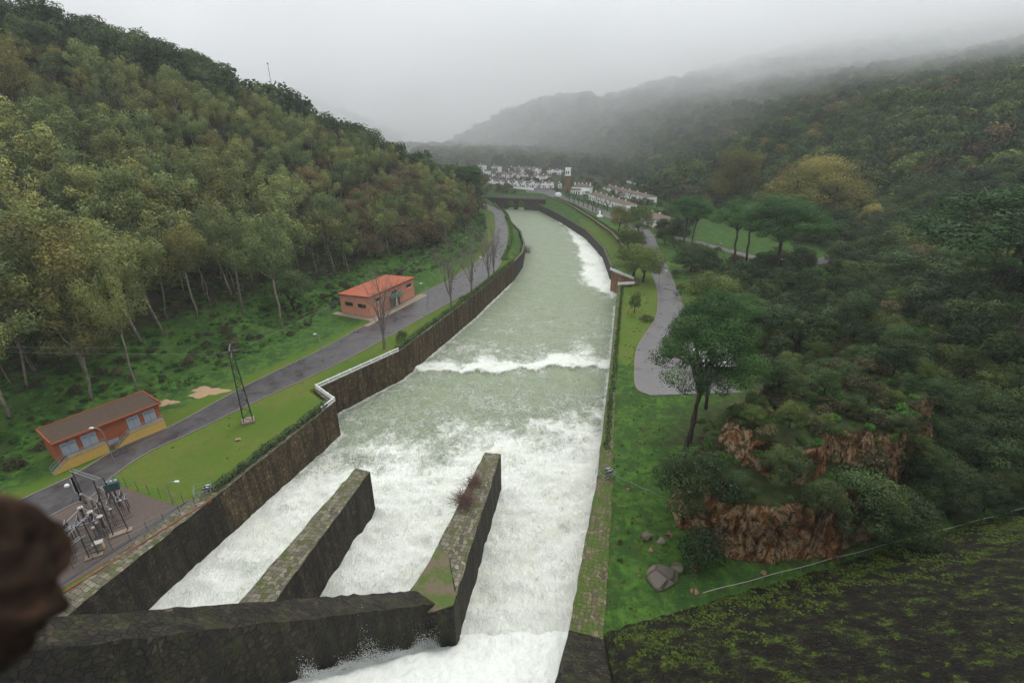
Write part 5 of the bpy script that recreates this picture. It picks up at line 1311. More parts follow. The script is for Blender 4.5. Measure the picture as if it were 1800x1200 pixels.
    N('dec',1245,560,1248,482,'yellow-green rounded tree behind the tall pines',0,1.15)
    N('pine',1290,598,1300,520,'lower green pine behind the group of tall pines',1,1.4)
    N('oak',1500,930,1490,845,'dark dense oak growing in front of the upper red cliff',0,1.1)
    N('oak',1372,846,1372,790,'small dark oak rooted at the foot of the upper red cliff',2,1.1)
    N('oak',1300,868,1300,835,'low dark bushy oak on the rim above the lower rock face',0,1.2)
    N('dec',1605,800,1605,765,'light green low tree hugging the right end of the upper cliff',1,1.2)
    N('oak',1575,950,1575,880,'dark oak in the gully right of the lower rock face',1,1.3)
    N('oak',1440,905,1440,850,'low dark oak leaning over the lower rock face',3,1.)
    N('oak',1215,905,1218,800,'olive-grey bushy tree at the left foot of the cliff',1,.95)
    N('bush',1232,985,1232,930,'dark bush below the lower rock face beside the boulders',0,.8)
    N('gold',845,355,846,305,'small golden tree at the river bend below the village',2,1.5,'m')
    N('pine',822,360,822,292,'dark umbrella pine at the tip of the left hillside',0,1.4,'m')
    # hedges
    hedge([(-46.6,60.5,.2),(-38.2,86.0,.2)],1.2,1.2,'clipped green hedge on the channel wall from the switchyard to the balustrade')
    hedge([(-29.6,113.2,.2),(-13.8,158.4,.2),(.4,205,.2)],1.1,1.4,'long dark green hedge on the channel wall beyond the balustrade')
    hedge([P(893,457,0),P(884,457,0),P(893,440,0),P(899,420,0),P(899,400,0),P(892,380,0),P(882,368,0)],1.3,1.5,'curved hedge between the left road and the grass bank',z=0)
    hedge([P(1094,505),P(1084,600),P(1074,700),P(1066,790)],.8,.9,'ragged ivy overgrowing the long right channel wall',dens=.55,name='ivy',z=.1)
    hedge([hit(*q) for q in [(975,348),(1010,362),(1050,388),(1085,412),(1105,436)]],1.2,1.6,'garden hedge between the promenade wall and the village street',s=.6,step=2,dens=.5)
    # reed bush in the river and red shrub on the pier
    x,y=P(926,444,-8); g=np.random.default_rng(3)
    mb=MB()
    for i in range(160):
        a=g.normal(size=2)*.9; mb.tube([(x+a[0],y+a[1],-8.3),(x+a[0]*1.6,y+a[1]*1.6,-8+2.5+1.5*g.random())],[.03,.012],3)
    o=mb.build('reed_clump',M['barkgrey']); tag(o,'tan clump of reeds standing in the river by the left bank','reeds')
    cx,cy=-7.4,58; mb=MB()
    for (ox,oy,r,n) in ((0,0,2.3,420),(1.2,4.2,1.7,260)):
        for i in range(n):
            a=g.random()*6.28; e=.05+.55*g.random(); r_=r*(.35+.7*g.random()); p=(cx+ox+.55*g.normal(),cy+oy+.8*g.normal(),.2)
            q=(p[0]+r_*math.cos(a)*math.cos(e),p[1]+r_*math.sin(a)*math.cos(e),.3+r_*math.sin(e)); m_=((p[0]+q[0])/2,(p[1]+q[1])/2,(p[2]+q[2])/2+.25)
            mb.tube([p,m_,q],[.024,.018,.010],3,cap=False)
    o=mb.build('dry_shrub',M['twigred']); tag(o,'reddish-brown leafless shrub sprawling over the right dividing pier','bush')
def boulders():
    import bmesh
    def rock(px,py,s,label,mat='boulder',seed=0,group=None,sq=.7):
        x,y,z=hit(px,py); bm=bmesh.new(); bmesh.ops.create_icosphere(bm,subdivisions=4,radius=1); g=np.random.default_rng(seed)
        A=g.normal(size=(9,3)); A/=np.linalg.norm(A,axis=1)[:,None]; dd=.55+.3*g.random(9)
        for v in bm.verts:
            c=np.array(v.co)
            for a,d_ in zip(A,dd):
                k=c@a
                if k>d_: c=c-a*(k-d_)
            n=float(fbm(np.array([c[0]*2+seed]),np.array([c[1]*2+c[2]*2]),4,90)[0]); v.co=Vector(c*(1+.10*n))*s; v.co.z*=sq
        me=bpy.data.meshes.new('boulder'); bm.to_mesh(me); bm.free(); me.materials.append(M[mat]); o=bpy.data.objects.new('boulder',me); C.objects.link(o); o.location=(x,y,z+s*.15); o.rotation_euler=(0,0,g.random()*6); tag(o,label,'boulder',group)
    rock(1166,1018,2.1,'large flat grey lichened boulder on the grass near the dam toe',seed=2,sq=.5)
    rock(1192,1000,.95,'lichened block leaning against the right of the large flat boulder',seed=3)
    rock(1136,944,.85,'pale rounded boulder on the grass left of the rock face',seed=4)
    rock(1163,952,.7,'grey cracked rock between the pale boulder and the cliff foot',seed=5)
    rock(1144,966,.45,'small ochre rock beside the pale rounded boulder','ochrerock',6)
    rock(1176,940,.55,'brownish stone at the left foot of the cliff','ochrerock',7)
    rock(1124,1012,.2,'tiny orange stone on the grass left of the large boulder','ochrerock',8)
    rock(1219,1000,.55,'orange stone just right of the lichened block','ochrerock',9)
    rock(1222,1040,.6,'flat orange stone slab by the rail at the dam toe','ochrerock',10,sq=.3)
    rock(1343,1008,.45,'orange stone at the bottom of the right rock face','ochrerock',11)
    rock(1105,860,.45,'small half-buried stone right of the floodlight railing','ochrerock',13,sq=.4)
    rock(418,773,.6,'pale stone slab lying on the left lawn','ochrerock',12,sq=.25)
    for k,(px,py,s) in enumerate(((1490,575,2.2),(1512,566,2.0),(1530,560,1.6),(1505,585,1.3))): rock(px,py,s,['pale streaked rock at the left of the upper outcrop','tallest streaked rock of the upper outcrop','right streaked rock of the upper outcrop','lowest rock of the upper outcrop'][k],'ochrerock',20+k)
    for k,(px,py,s) in enumerate(((1375,610,.8),(1340,640,.8),(1400,600,.6))): rock(px,py,s,['whitish rock poking out of the scrub above the shed','whitish rock just behind the shed roof','small whitish rock right of the scrub gap'][k],'ochrerock',30+k)
    # small dark tufts on the lawn right
    for k,(px,py,s) in enumerate(((1090,953,.35),(1090,985,.4),(1146,800,.18),(1120,830,.2),(1085,820,.3))): 
        x,y,z=hit(px,py); plant('bush',x,y,s*.5,['dark tuft on the right lawn, upper one near the channel wall','dark tuft on the right lawn, lower one near the channel wall','small tuft in the middle of the right lawn','small tuft below the middle of the right lawn','tuft beside the right floodlights'][k],None,k%4,'m',False,z)
    # sand heap and patches left
    for (pts,l,c) in (([(330,690),(352,680),(392,676),(398,684),(370,700),(340,702)],'sandy bare patch of ground on the left verge','sand'),([(278,706),(296,700),(314,703),(300,713),(284,715)],'second smaller bare patch near the transformer house','sand')):
        pl=[P(*q) for q in pts]; cx=sum(p[0] for p in pl)/len(pl); cy=sum(p[1] for p in pl)/len(pl); n=28; V=[];F=[]
        for r in range(8):
            for j in range(n):
                a=2*math.pi*j/n; rr=(r/7)*(2.9 if 'sandy' in l else 1.5)*(1+.28*math.sin(a*3+1)+.15*math.sin(a*7)); x=cx+rr*math.cos(a)*1.3; y=cy+rr*math.sin(a)*.8; V.append((x,y,Hs(x,y)+.28*(1-(r/7)**2)-.03*(r==7)+.05*float(vnoise(x*2,y*2))))
        F=[(r*n+j,r*n+(j+1)%n,(r+1)*n+(j+1)%n,(r+1)*n+j) for r in range(7) for j in range(n)]
        o=meshobj('sand_heap',V,np.array(F),M[c],smooth=True); tag(o,l,'sand heap')
def misc():
    # pipes
    for k,(a,b,r,l) in enumerate((((1370,484),(1396,484),.75,'thick black pipe lying under the broad umbrella pine'),((1380,489),(1402,490),.38,'thin pipe lying next to the thick black one'),((1415,522),(1452,524),.42,'thin black pipe above the thick one on the lower meadow'),((1418,530),(1452,530),.75,'thick black pipe on the lower meadow'),((1382,495),(1400,497),.3,'thinnest pipe beside the thick black one'))):
        A=hit(*a);B=hit(*b); d=Vector(B)-Vector(A); mb=MB(); z0=max(A[2],B[2])+r
        p0=Vector((A[0],A[1],z0));p1=Vector((B[0],B[1],z0)); dd=(p1-p0).normalized(); up=Vector((0,0,1)); sd=dd.cross(up); n=16; V=[];
        for p in (p0,p1):
            for q in (r,r*.86):
                for j in range(n): an=2*math.pi*j/n; V.append(p+(sd*math.cos(an)+up*math.sin(an))*q)
        F=[(j,(j+1)%n,2*n+(j+1)%n,2*n+j) for j in range(n)]+[(n+(j+1)%n,n+j,3*n+j,3*n+(j+1)%n) for j in range(n)]+[((j+1)%n,j,n+j,n+(j+1)%n) for j in range(n)]+[(2*n+j,2*n+(j+1)%n,3*n+(j+1)%n,3*n+j) for j in range(n)]
        o=meshobj('steel_pipe',V,np.array(F),M['blackpipe'],smooth=False); tag(o,l,'pipe',None)
    # shed behind the pines
    A=np.array(P(1232,663,0)); B=np.array(P(1306,663,0)); f=B-A; L=np.linalg.norm(f); fr=Fr((A[0],A[1],0),f); 
    if fr.b[1]<0: fr.b=-fr.b
    rt=thing('shed',(A[0],A[1],0),'open shed with pale corrugated roof behind the tall pines','shed')
    mb=MB(); D=6.5; fr.hexa(mb,[(-.3,-.5,3.0),(L,-.5,3.0),(L,D,4.2),(-.3,D,4.2),(-.3,-.5,3.1),(L,-.5,3.1),(L,D,4.3),(-.3,D,4.3)])
    mb.build('roof',M['shedroof'],rt); mb=MB()
    for k in range(14): u=L*k/14+.2; fr.hexa(mb,[(u,-.5,3.103),(u+.12,-.5,3.103),(u+.12,D,4.303),(u,D,4.303),(u,-.5,3.16),(u+.12,-.5,3.16),(u+.12,D,4.36),(u,D,4.36)])
    mb.build('corrugation',M['shedroof'],rt)
    fr.mk('back_wall',M['steel'],rt,(.0,L-.3,D-.4,D-.2,-.3,4.15)); 
    for u in (.1,L/3,2*L/3,L-.4): fr.mk('post',M['steel'],rt,(u,u+.15,-.2,-.05,-.3,3.0))
    for v in (1,4): fr.mk('side_wall',M['steel'],rt,(-.1,.05,v,v+1.6,-.3,3.3))
    # red crane-like frame
    x,y,z=hit(1296,612); rt=thing('red_frame',(x,y,z),'rusty red pitched frame sticking up behind the shed roof','frame')
    mb=MB()
    for a,b in (((-2.2,0,2.2),(0,0,5.5)),((0,0,5.5),(3,0,2.2)),((-2.2,1.4,2.2),(0,1.4,5.5)),((0,1.4,5.5),(3,1.4,2.2)),((0,0,5.5),(0,1.4,5.5)),((3,0,2.2),(3,1.4,2.2)),((-2.2,0,2.2),(3,0,2.2))): mb.tube([(x+a[0],y+a[1],z+a[2]),(x+b[0],y+b[1],z+b[2])],.13,5)
    mb.build('rafter',M['rust'],rt); mb=MB(); [mb.tube([(x+a,y+b,z-.5),(x+a,y+b,z+2.2)],.1,5) for a in(-2.2,3) for b in (0,1.4)]; mb.build('leg',M['rust'],rt)
    # mast on the left ridge
    t=.41
    d=ray(478,155); x,y=d[0]*t,d[1]*t; z=Hs(x,y); zt=zat(y,471,112); rt=thing('antenna_mast',(x,y,z),'thin antenna mast rising above the left ridge','mast')
    mb=MB(); mb.tube([(x,y,z),(x,y,zt)],[.32,.2],5); mb.build('mast_pole',M['galv'],rt); mb=MB(); mb.box((x,y,zt),(.9,.5,.8)); mb.build('antenna_head',M['steel'],rt)
    # guard rail high in the left wood
    a=hit(445,262); b=hit(502,264)
    rt=thing('guard_rail',a,'pale guard rail of the road hidden high in the left wood','rail'); mb=MB(); zz=8
    mb.tube([(a[0],a[1],a[2]+zz),(b[0],b[1],b[2]+zz)],.22,5); mb.build('rail',M['galv'],rt)
    mb=MB(); mb.prism([(a[0],a[1]),(b[0],b[1]),(b[0]-2,b[1]+5),(a[0]-2,a[1]+5)],min(a[2],b[2])-1,[a[2]+zz-.6,b[2]+zz-.6,b[2]+zz-.6,a[2]+zz-.6]); mb.build('road_shelf',M['wallgrey'],rt)
    # floodlights near cliff edge
    for k,(px,py) in enumerate(((1672,684),(1684,696))):
        x,y,z=hit(px,py); f=thing('floodlight',(x,y,z),['upper floodlight on the edge of the red cliff','lower floodlight on the concrete pad at the red cliff edge'][k],'floodlight')
        mb=MB(); mb.tube([(x,y,z-.3),(x,y,z+.7)],.06,5); mb.build('bracket',M['steel'],f); mb=MB(); mb.box((x,y,z+1.),(1.,.5,.6),M=Euler((R(-40),0,R(20))).to_matrix()); mb.build('housing',M['steel'],f)
        mb=MB(); mb.box((x,y+.05,z+1.33),(.9,.42,.04),M=Euler((R(-40),0,R(20))).to_matrix()); mb.build('top_plate',M['lampglobe'],f)
    L=lamp
    L(207,826,163,752,'street lamp between the transformer house and the left lawn',z=0)
    L(130,881,115,853,'globe lamp at the road edge of the switchyard',globe=True,z=0)
    L(571,648,554,587,'street lamp at the kerb above the balustrade corner',z=0)
    L(753,544,741,498,'street lamp in front of the salmon building end',z=0)
    L(849,482,845,452,'farther street lamp on the left road near the bend',z=0)
    L(305,886,308,846,'small lamp on the lawn corner beside the switchyard fence',z=0)
    L(1156,512,1168,476,'street lamp leaning over the wet right road',armdx=1.9)
    L(1376,492,1370,456,'street lamp under the broad umbrella pine')
    L(1267,440,1268,428,'street lamp beside the branch road on the meadow')
    L(1470,424,1470,417,'street lamp at the hairpin bend',armdx=-1)
    cluster(358,866,.25,5,'grey pipe railing around floodlights on the left channel wall','floodlight with white top at the left channel wall')
    cluster(1064,836,.25,5,'small rusty railing around floodlights on the right channel wall','floodlight with white top at the right channel wall')
    # wire fence across right lawn
    rt=thing('rope_fence',(*P(1085,842),0),'thin sagging rope with stakes crossing the right lawn to the cliff','rope'); A=P(1082,842);B=P(1170,882); mb=MB()
    mb.tube([(A[0]+(B[0]-A[0])*t,A[1]+(B[1]-A[1])*t,.8-.2*math.sin(t*math.pi*3)**2) for t in np.linspace(0,1,20)],.025,4); mb.build('rope',M['galv'],rt)
    for t in (0,.33,.66,1): mb=MB(); mb.tube([(A[0]+(B[0]-A[0])*t,A[1]+(B[1]-A[1])*t,0),(A[0]+(B[0]-A[0])*t,A[1]+(B[1]-A[1])*t,.85)],.03,4); mb.build('stake',M['galv'],rt)
# ---------------------------------------------------------------- woods
def pxp(x,y,z):
    dy=y; dz=z-CAMZ
    f=dy*cT-dz*sT
    f=np.maximum(f,1e-3); u=dy*sT+dz*cT
    return 900+FPX*x/f,600-FPX*u/f,f
def free(x,y,r=0):
    ok=np.ones(x.shape,bool)
    for (a,b,q) in EXC: ok&=(x-a)**2+(y-b)**2>(q+r)**2
    return ok
def jgrid(x0,x1,y0,y1,st,seed):
    g=np.random.default_rng(seed); X,Y=np.meshgrid(np.arange(x0,x1,st),np.arange(y0,y1,st*.9)); X=X+(np.arange(X.shape[0])%2)[:,None]*st/2
    X=X+g.uniform(-.38,.38,X.shape)*st; Y=Y+g.uniform(-.38,.38,X.shape)*st; return X.ravel(),Y.ravel(),g
XTY=[0,40,80,120,145,165,200,227,287,330,400,600];XTX=[-92,-92,-84,-68,-60,-50,-34,-21,-17,-18,-24,-60]
XRY=[0,60,100,150,200,250,300,350,450,520,600,700,900,1300];XRX=[80,104,112,128,150,152,138,128,122,98,55,-20,-160,-400]
def woods():
    items=[]  # (kind,x,y,z,scale,region)
    # left hillside
    x,y,g=jgrid(-330,0,20,470,7.3,1)
    d=np.interp(y,XTY,XTX)-x+fbm(x/8,y/8,3,30)*7
    s=((x+20)*-210+(y-400)*230)/311.4; z=H(x,y); px,py,f=pxp(x,y,z+8)
    k=(d>np.interp(y,[0,75,110,160,230,330],[6,8,22,17,9,5]))&(s<26)&(px>-160)&(px<960)&(py<1250)&free(x,y)
    a=fbm(x/30,y/30,3,33); b=g.random(len(x)); b2=g.random(len(x))
    for i in np.where(k)[0]:
        if s[i]>-20 and b[i]<.8: kd='oak';sc=1.+.55*b2[i]+(.7 if b2[i]>.78 else 0)
        elif x[i]>-95 and y[i]>185 and b[i]<(.62 if x[i]>-75 else .3): kd='aut'; sc=.85+.55*b2[i]
        elif b[i]+a[i]*.5<.16: kd='oak';sc=.8+.4*b2[i]
        elif b[i]+a[i]*.5<.25: kd='gold';sc=.75+.6*b2[i]
        elif b[i]>.97: kd='aut';sc=1.
        else: kd='euc';sc=.75+.7*b2[i]
        if kd in('euc','gold') and y[i]>200: sc*=.82
        items.append((kd,x[i],y[i],z[i],sc,'L'))
    # right side lower ground scrub, y 60..260
    x,y,g=jgrid(30,175,48,300,5.,2)
    z=H(x,y); px,py,f=pxp(x,y,z)
    clear=[[(1225,388),(1265,372),(1340,385),(1400,440),(1452,420),(1452,452),(1395,470),(1300,452),(1205,425),(1215,400)],
           [(1160,415),(1250,430),(1330,470),(1340,482),(1240,480),(1230,500),(1225,520),(1180,500),(1150,440)],
           [(1375,500),(1440,470),(1470,480),(1465,540),(1400,560),(1430,520)],[(1385,530),(1425,545),(1425,575),(1390,565)],
           [(1110,640),(1350,640),(1300,700),(1200,720),(1200,850),(1240,900),(1100,1000)],[(1180,740),(1200,620),(1110,600),(1120,400),(1170,420),(1240,560),(1230,640),(1320,655),(1310,690),(1240,720)],
           [(1490,560),(1700,545),(1690,590),(1500,590)]]
    road_in=[(1180,417),(1300,446),(1400,463),(1455,455),(1470,433),(1462,418)]
    ck=np.zeros(len(x),bool)
    for c in clear: ck|=sdpoly(px,py,c)>-2
    rd=sdline(x,y,BR)<5
    rl=sdline(x,y,[((p[0]+q[0])/2,(p[1]+q[1])/2) for p,q in zip(R2L,R2R)])<10
    edge=((sdpoly(x,y,K1)>-3)&(y<np.interp(x,[28,42,52],[49.5,49.5,52]))|(sdpoly(x,y,K2)>-3.5)&(sdpoly(x,y,K2)<.2)&(y<75)&(x>28)&(fbm(x/4,y/4,2,19)<.28))
    damy=y-(37.8+(x-13)*.292)
    k=~ck&~rd&~rl&~edge&(damy>2.5)&(x>np.interp(y,[40,66,75,100,180,300],[29,29,39,56,66,70]))&(px<1900)&free(x,y,1)&(x<np.interp(y,XRY,XRX)+6)
    b=g.random(len(x)); b2=g.random(len(x))
    for i in np.where(k)[0]:
        near=(y[i]<100)&(x[i]<72)
        if b[i]<.40: kd='oak'; sc=(.38+.28*b2[i]) if near else .6+.5*b2[i]
        elif b[i]<.62: kd='dec' ; sc=(.3+.25*b2[i]) if near else .4+.35*b2[i]
        elif b[i]<.85: kd='dry'; sc=.9+.8*b2[i]
        else: kd='bush'; sc=.8+.6*b2[i]
        if near and y[i]<66 and kd!='dry': sc*=.8
        items.append((kd,x[i],y[i],z[i],sc,'S'))
    for py_ in range(690,925,30):
        for px_ in range(1585,1860,34):
            qx=px_+g.uniform(-14,14); qy=py_+g.uniform(-10,10)
            if qx<1745-(qy-680)*.95: continue
            if qy>985-(qx-1500)*.30-12: continue
            hx,hy,hz=hit(qx,qy); items.append(('oak',hx,hy,hz-.3,.42+.35*g.random(),'S'))
    # right hillside and valley end
    for (x0,x1,y0,y1,st,lo,hi,sd) in ((100,420,60,420,8.,0,400,4),(-120,700,240,900,8.5,400,760,5),(-260,980,420,1080,12.5,760,1180,6)):
        x,y,g=jgrid(x0,x1,y0,y1,st,sd); z=H(x,y); r=np.hypot(x,y); px,py,f=pxp(x,y,z+8)
        d=x-np.interp(y,XRY,XRX)+fbm(x/12,y/12,3,44)*8
        vil=(y>420)&(x<130)&(x>-75)&(r<760)
        k=(r>=lo)&(r<hi)&(px>(690 if hi<770 else 450))&(px<1900)&(py<900)&((d>-4)|((y>470)&(py<288)))&free(x,y,2)
        k&=~((x<-20)&(y<470))
        a=fbm(x/50,y/50,3,45); b=g.random(len(x)); b2=g.random(len(x)); sc0={8.:1.25,8.5:1.3,12.5:1.85}[st]
        for i in np.where(k)[0]:
            q=b[i]+a[i]*.4
            kd='aut' if q<.03 else 'dec' if q<.22 else 'pine' if (q<.34 and st<8) else 'yel' if q>1.12 else 'oak'
            sc=sc0*(.8+.45*b2[i])*(.62 if kd=='pine' else .7 if kd=='yel' else 1)
            items.append((kd,x[i],y[i],z[i]-.5,sc,'R'))
    # infill around the village
    x,y,g=jgrid(-70,125,300,640,8,8); z=H(x,y); px,py,f=pxp(x,y,z); b=g.random(len(x)); b2=g.random(len(x))
    vk=(py<341)&(py>288)&(px>800)&(px<1200)|((px>1065)&(px<1180)&(py<395)&(py>335))
    road_=sdline(x,y,[((p[0]+q[0])/2,(p[1]+q[1])/2) for p,q in zip(R2L,R2R)])<11
    k=vk&~road_&free(x,y,1)&(b2<.55)&(sdpoly(x,y,CH)<-6)
    for i in np.where(k)[0]: items.append((('oak','dec','bush','aut')[int(b[i]*4)],x[i],y[i],z[i],(.45+.35*b2[i])*(2 if b[i]>.5 and b[i]<.75 else 1),'V'))
    # far misty ranges
    x,y,g=jgrid(-1000,900,700,1500,19,9); z=H(x,y); r=np.hypot(x,y); px,py,f=pxp(x,y,z+10); k=(r>1050)&(r<1330)&(px>-100)&(px<1900)&(py>-100); b=g.random(len(x))
    for i in np.where(k)[0]: items.append(('oak',x[i],y[i],z[i],2.3+.8*b[i],'F'))
    hs={k:KIND[k][2] for k in KIND}
    desc={('euc','L'):('olive-green eucalyptus in the dense wood on the left hillside','eucalyptus trees of the left hillside wood'),
     ('gold','L'):('golden-tinged eucalyptus scattered through the wood on the left hillside','golden eucalyptus trees of the left hillside'),
     ('oak','L'):('dark round-crowned oak along the ridge and in the shade of the left hillside','oaks of the left hillside'),
     ('aut','L'):('rusty brown autumn tree on the lower left hillside near the river bend','autumn trees of the left hillside'),
     ('oak','S'):('dark evergreen oak in the scrub between the cliff and the right hillside','oaks of the scrub above the cliff'),
     ('dec','S'):('lighter green low tree in the scrub between the cliff and the right hillside','light green trees of the scrub above the cliff'),
     ('dry','S'):('brownish dry bush in the scrub between the cliff and the right hillside','dry bushes of the scrub above the cliff'),
     ('bush','S'):('low dark green bush in the scrub between the cliff and the right hillside','dark bushes of the scrub above the cliff'),
     ('oak','R'):('round-crowned oak of the misty wood on the right hillside','oaks of the right hillside wood'),
     ('dec','R'):('lighter green tree of the misty wood on the right hillside','lighter trees of the right hillside wood'),
     ('aut','R'):('brown-leaved tree of the misty wood on the right hillside','brown trees of the right hillside wood'),
     ('yel','R'):('yellow-leaved tree of the misty wood on the right hillside','yellow trees of the right hillside wood'),
     ('pine','R'):('flat-topped pine of the misty wood on the right hillside','pines of the right hillside wood'),
     ('oak','V'):('small dark tree between the white village rows','dark trees between the village rows'),('dec','V'):('small green tree between the white village rows','green trees between the village rows'),
     ('bush','V'):('low bush between the white village rows','bushes between the village rows'),('aut','V'):('small brown tree between the white village rows','brown trees between the village rows')}
    groups={}
    for it in items:
        kd,x,y,z,sc,rg=it; r=math.sqrt(x*x+y*y+(z-CAMZ)**2); px,py,f=pxp(x,y,z+hs[kd]*sc*.6); sz=hs[kd]*sc/r
        if rg=='F' or not(-20<float(px)<1820 and -20<float(py)<1220): sz*=.0001
        groups.setdefault(KIND[kd][3],[]).append((sz,it,r))
    protos=[];pidx={};st=[]
    def pi(k,v,l):
        if (k,v,l) not in pidx: pidx[(k,v,l)]=len(protos); protos.append(proto(k,v,l)[2])
        return pidx[(k,v,l)]
    g=np.random.default_rng(77); cnt={}
    for nm,ls in groups.items():
        ls.sort(key=lambda q:-q[0]); lim={'oak_tree':270,'eucalyptus_tree':280,'autumn_tree':150,'broadleaf_tree':110,'scrub_bush':90,'bush':90,'pine_tree':60,'poplar_tree':40}.get(nm,100)
        for n,(sz,(kd,x,y,z,sc,rg),r) in enumerate(ls):
            lod='n' if r<135 else 'm' if r<330 else 'f'; var=int(g.random()*4)
            if n<lim and sz>.001:
                l,gr=desc[(kd,rg)]; plant(kd,x,y,sc,l,gr,var,lod,parts=(n<70 and lod!='f'),z=z)
            else:
                st.append((x,y,z,g.random()*6.28,sc,0,(kd,var,lod)))
        cnt[nm]=len(ls)
    byk={}
    for q in st: byk.setdefault('wood',[]).append(q)
    its=[(q[0],q[1],q[2],q[3],q[4],pi(*q[6])) for q in st]
    scatter_stuff('distant_forest','the uncounted rest of the trees massed on both hillsides',its,protos)
    print('TREES',cnt,'stuff',len(its))
    # undergrowth on the left slope and meadow
    x,y,g=jgrid(-125,-8,50,340,1.9,21); d=np.interp(y,XTY,XTX)-x; z=H(x,y); px,py,f=pxp(x,y,z); n=fbm(x/6,y/6,3,90)
    bd=sdpoly(x,y,[(-58,136),(-44,131),(-28,160),(-46,170)]); th=sdpoly(x,y,[(-82,70),(-74,60),(-64,80),(-72,86)])
    dL=sdline(x,y,[((p[0]+q[0])/2,(p[1]+q[1])/2) for p,q in zip(ROADL,ROADR)])
    k=(dL>9)&(d>-6)&(d<40)&(n+g.random(len(x))*.5>-.02)&(bd<-1)&(th<-1)&(px>-40)&(py<1100)
    pr=[proto('cov',v,'m')[2] for v in range(4)]+[proto('dry',v,'m')[2] for v in range(2)]
    its=[(x[i],y[i],z[i]-.1,g.random()*6,.45+.7*g.random()**2,int(g.random()*4) if g.random()<.86 else 4) for i in np.where(k)[0]]
    x,y,g=jgrid(22,180,44,300,2.1,22); z=H(x,y); px,py,f=pxp(x,y,z); n=fbm(x/6,y/6,3,91)
    rl=sdline(x,y,[((p[0]+q[0])/2,(p[1]+q[1])/2) for p,q in zip(R2L,R2R)])
    mead=sdpoly(px,py,[(1225,388),(1265,372),(1340,385),(1400,440),(1452,420),(1452,452),(1395,470),(1300,452),(1205,425)])
    k=(n+g.random(len(x))*.5>.1-.35*(np.maximum(sdpoly(x,y,K1),sdpoly(x,y,K2))>.5))&(px<1850)&(py<1010)&(px>1175)&(rl>10)&(sdline(x,y,BR)>4)&(mead<0)&(sdpoly(px,py,[(1110,640),(1320,640),(1310,700),(1220,720),(1190,850),(1190,1000),(1000,1100)])<0)&((y-(37.8+(x-13)*.292))>2.5)
    k&=~((sdpoly(x,y,K1)>-2.5)&(y<56)&(g.random(len(x))<.35)); k&=~((sdpoly(x,y,K2)>-2)&(y<np.interp(x,[30,71,95],[58,69,79]))&(sdpoly(x,y,K2)<-.2)&(g.random(len(x))<.6))
    its+=[(x[i],y[i],z[i]-.1,g.random()*6,.5+.7*g.random()**2,int(g.random()*4) if g.random()<.7 else 4+int(g.random()*2)) for i in np.where(k)[0]]
    scatter_stuff('undergrowth','low green undergrowth and brambles covering the slopes',its,pr)
    g=np.random.default_rng(41); its=[]
    for poly,n in (([(10,37),(24,42),(26,60),(30,75),(27,90),(36,125),(48,160),(40,170),(24,112),(17,64)],2200),([(-78,62),(-70,74),(-45,110),(-20,170),(-8,200),(-4,200),(-28,125),(-42,92),(-50,60)],500)):
        xs=[p[0] for p in poly]; ys=[p[1] for p in poly]; x=g.uniform(min(xs),max(xs),n*3); y=g.uniform(min(ys),max(ys),n*3); q=fbm(x/5,y/5,4,51)
        ok=(sdpoly(x,y,poly)>0)&(q+g.random(len(x))*.5>.2)&(sdpoly(x,y,ROADL+ROADR[::-1])<-.8)&(sdpoly(x,y,R2L+R2R[::-1])<-.5)&(sdpoly(x,y,CH)<-3.2)&(sdpoly(x,y,YARD)<0)
        z=H(x,y); its+=[(x[i],y[i],z[i]-.06,g.random()*6,.10+.22*g.random()**2,int(g.random()*4) if g.random()<.6 else 4) for i in np.where(ok)[0]]
    scatter_stuff('grass_tufts','tufts of longer grass and weeds on the lawns beside the channel',its,[proto('moss',v,'m')[2] for v in range(4)]+[proto('moss',0,'m')[2]])
    # moss and weeds on the dam face
    g=np.random.default_rng(31); n=80000; s=g.random(n)*150+8; m_=8+25*g.random(n); u=np.array([math.cos(R(16.3)),math.sin(R(16.3))]); nr=np.array([-u[1],u[0]])
    X=u[0]*s+nr[0]*m_; Y=u[1]*s+nr[1]*m_; z=np.interp(m_,[8,20,32.9],[17,8.7,-.25]); q=fbm(X/3.3+5,Y/2.2,5,95)+1.0*sst(21,31,m_)-.42
    px,py,f=pxp(X,Y,z); k=(q>.12)&((vnoise(X/1.2,Y/.9,96)>-.12))&(X>11)&(px<1850)&(py<1240)&(px>1060)
    its=[(X[i],Y[i],z[i]-.05,g.random()*6,.05+.17*g.random()**2,int(g.random()*4)) for i in np.where(k)[0]]
    scatter_stuff('moss','bright green moss and weeds rooted in the dam masonry',its,[proto('moss',v,'m')[2] for v in range(4)])
BR=[]
def main():
    mats(); ground(); water(); masonry()
    road('left_road',ROADL,ROADR,'wet grey asphalt road along the left side of the channel')
    road('right_road',R2L,R2R,'wet grey asphalt road on the right leading into the village')
    c=[hit(*q)[:2] for q in [(1150,413),(1185,417),(1240,430),(1300,446),(1350,458),(1400,464),(1440,461),(1466,450),(1476,437),(1470,425),(1455,417)]]
    BR.extend(c); global BRP; w=2.3
    a=offs(c,w); b=offs(c,-w); road('branch_road',a,b,'narrow road branching across the meadow to a hairpin bend',dz=.12)
    balustrade(); transformer_house(); pink_building(); pylon(); switchyard(); village(); pollards(); hand_vegetation(); boulders(); misc()
    EXC.extend([(48,97,8),(45,88,6),(53,90,6),(40,80,5)]); woods()
    env()
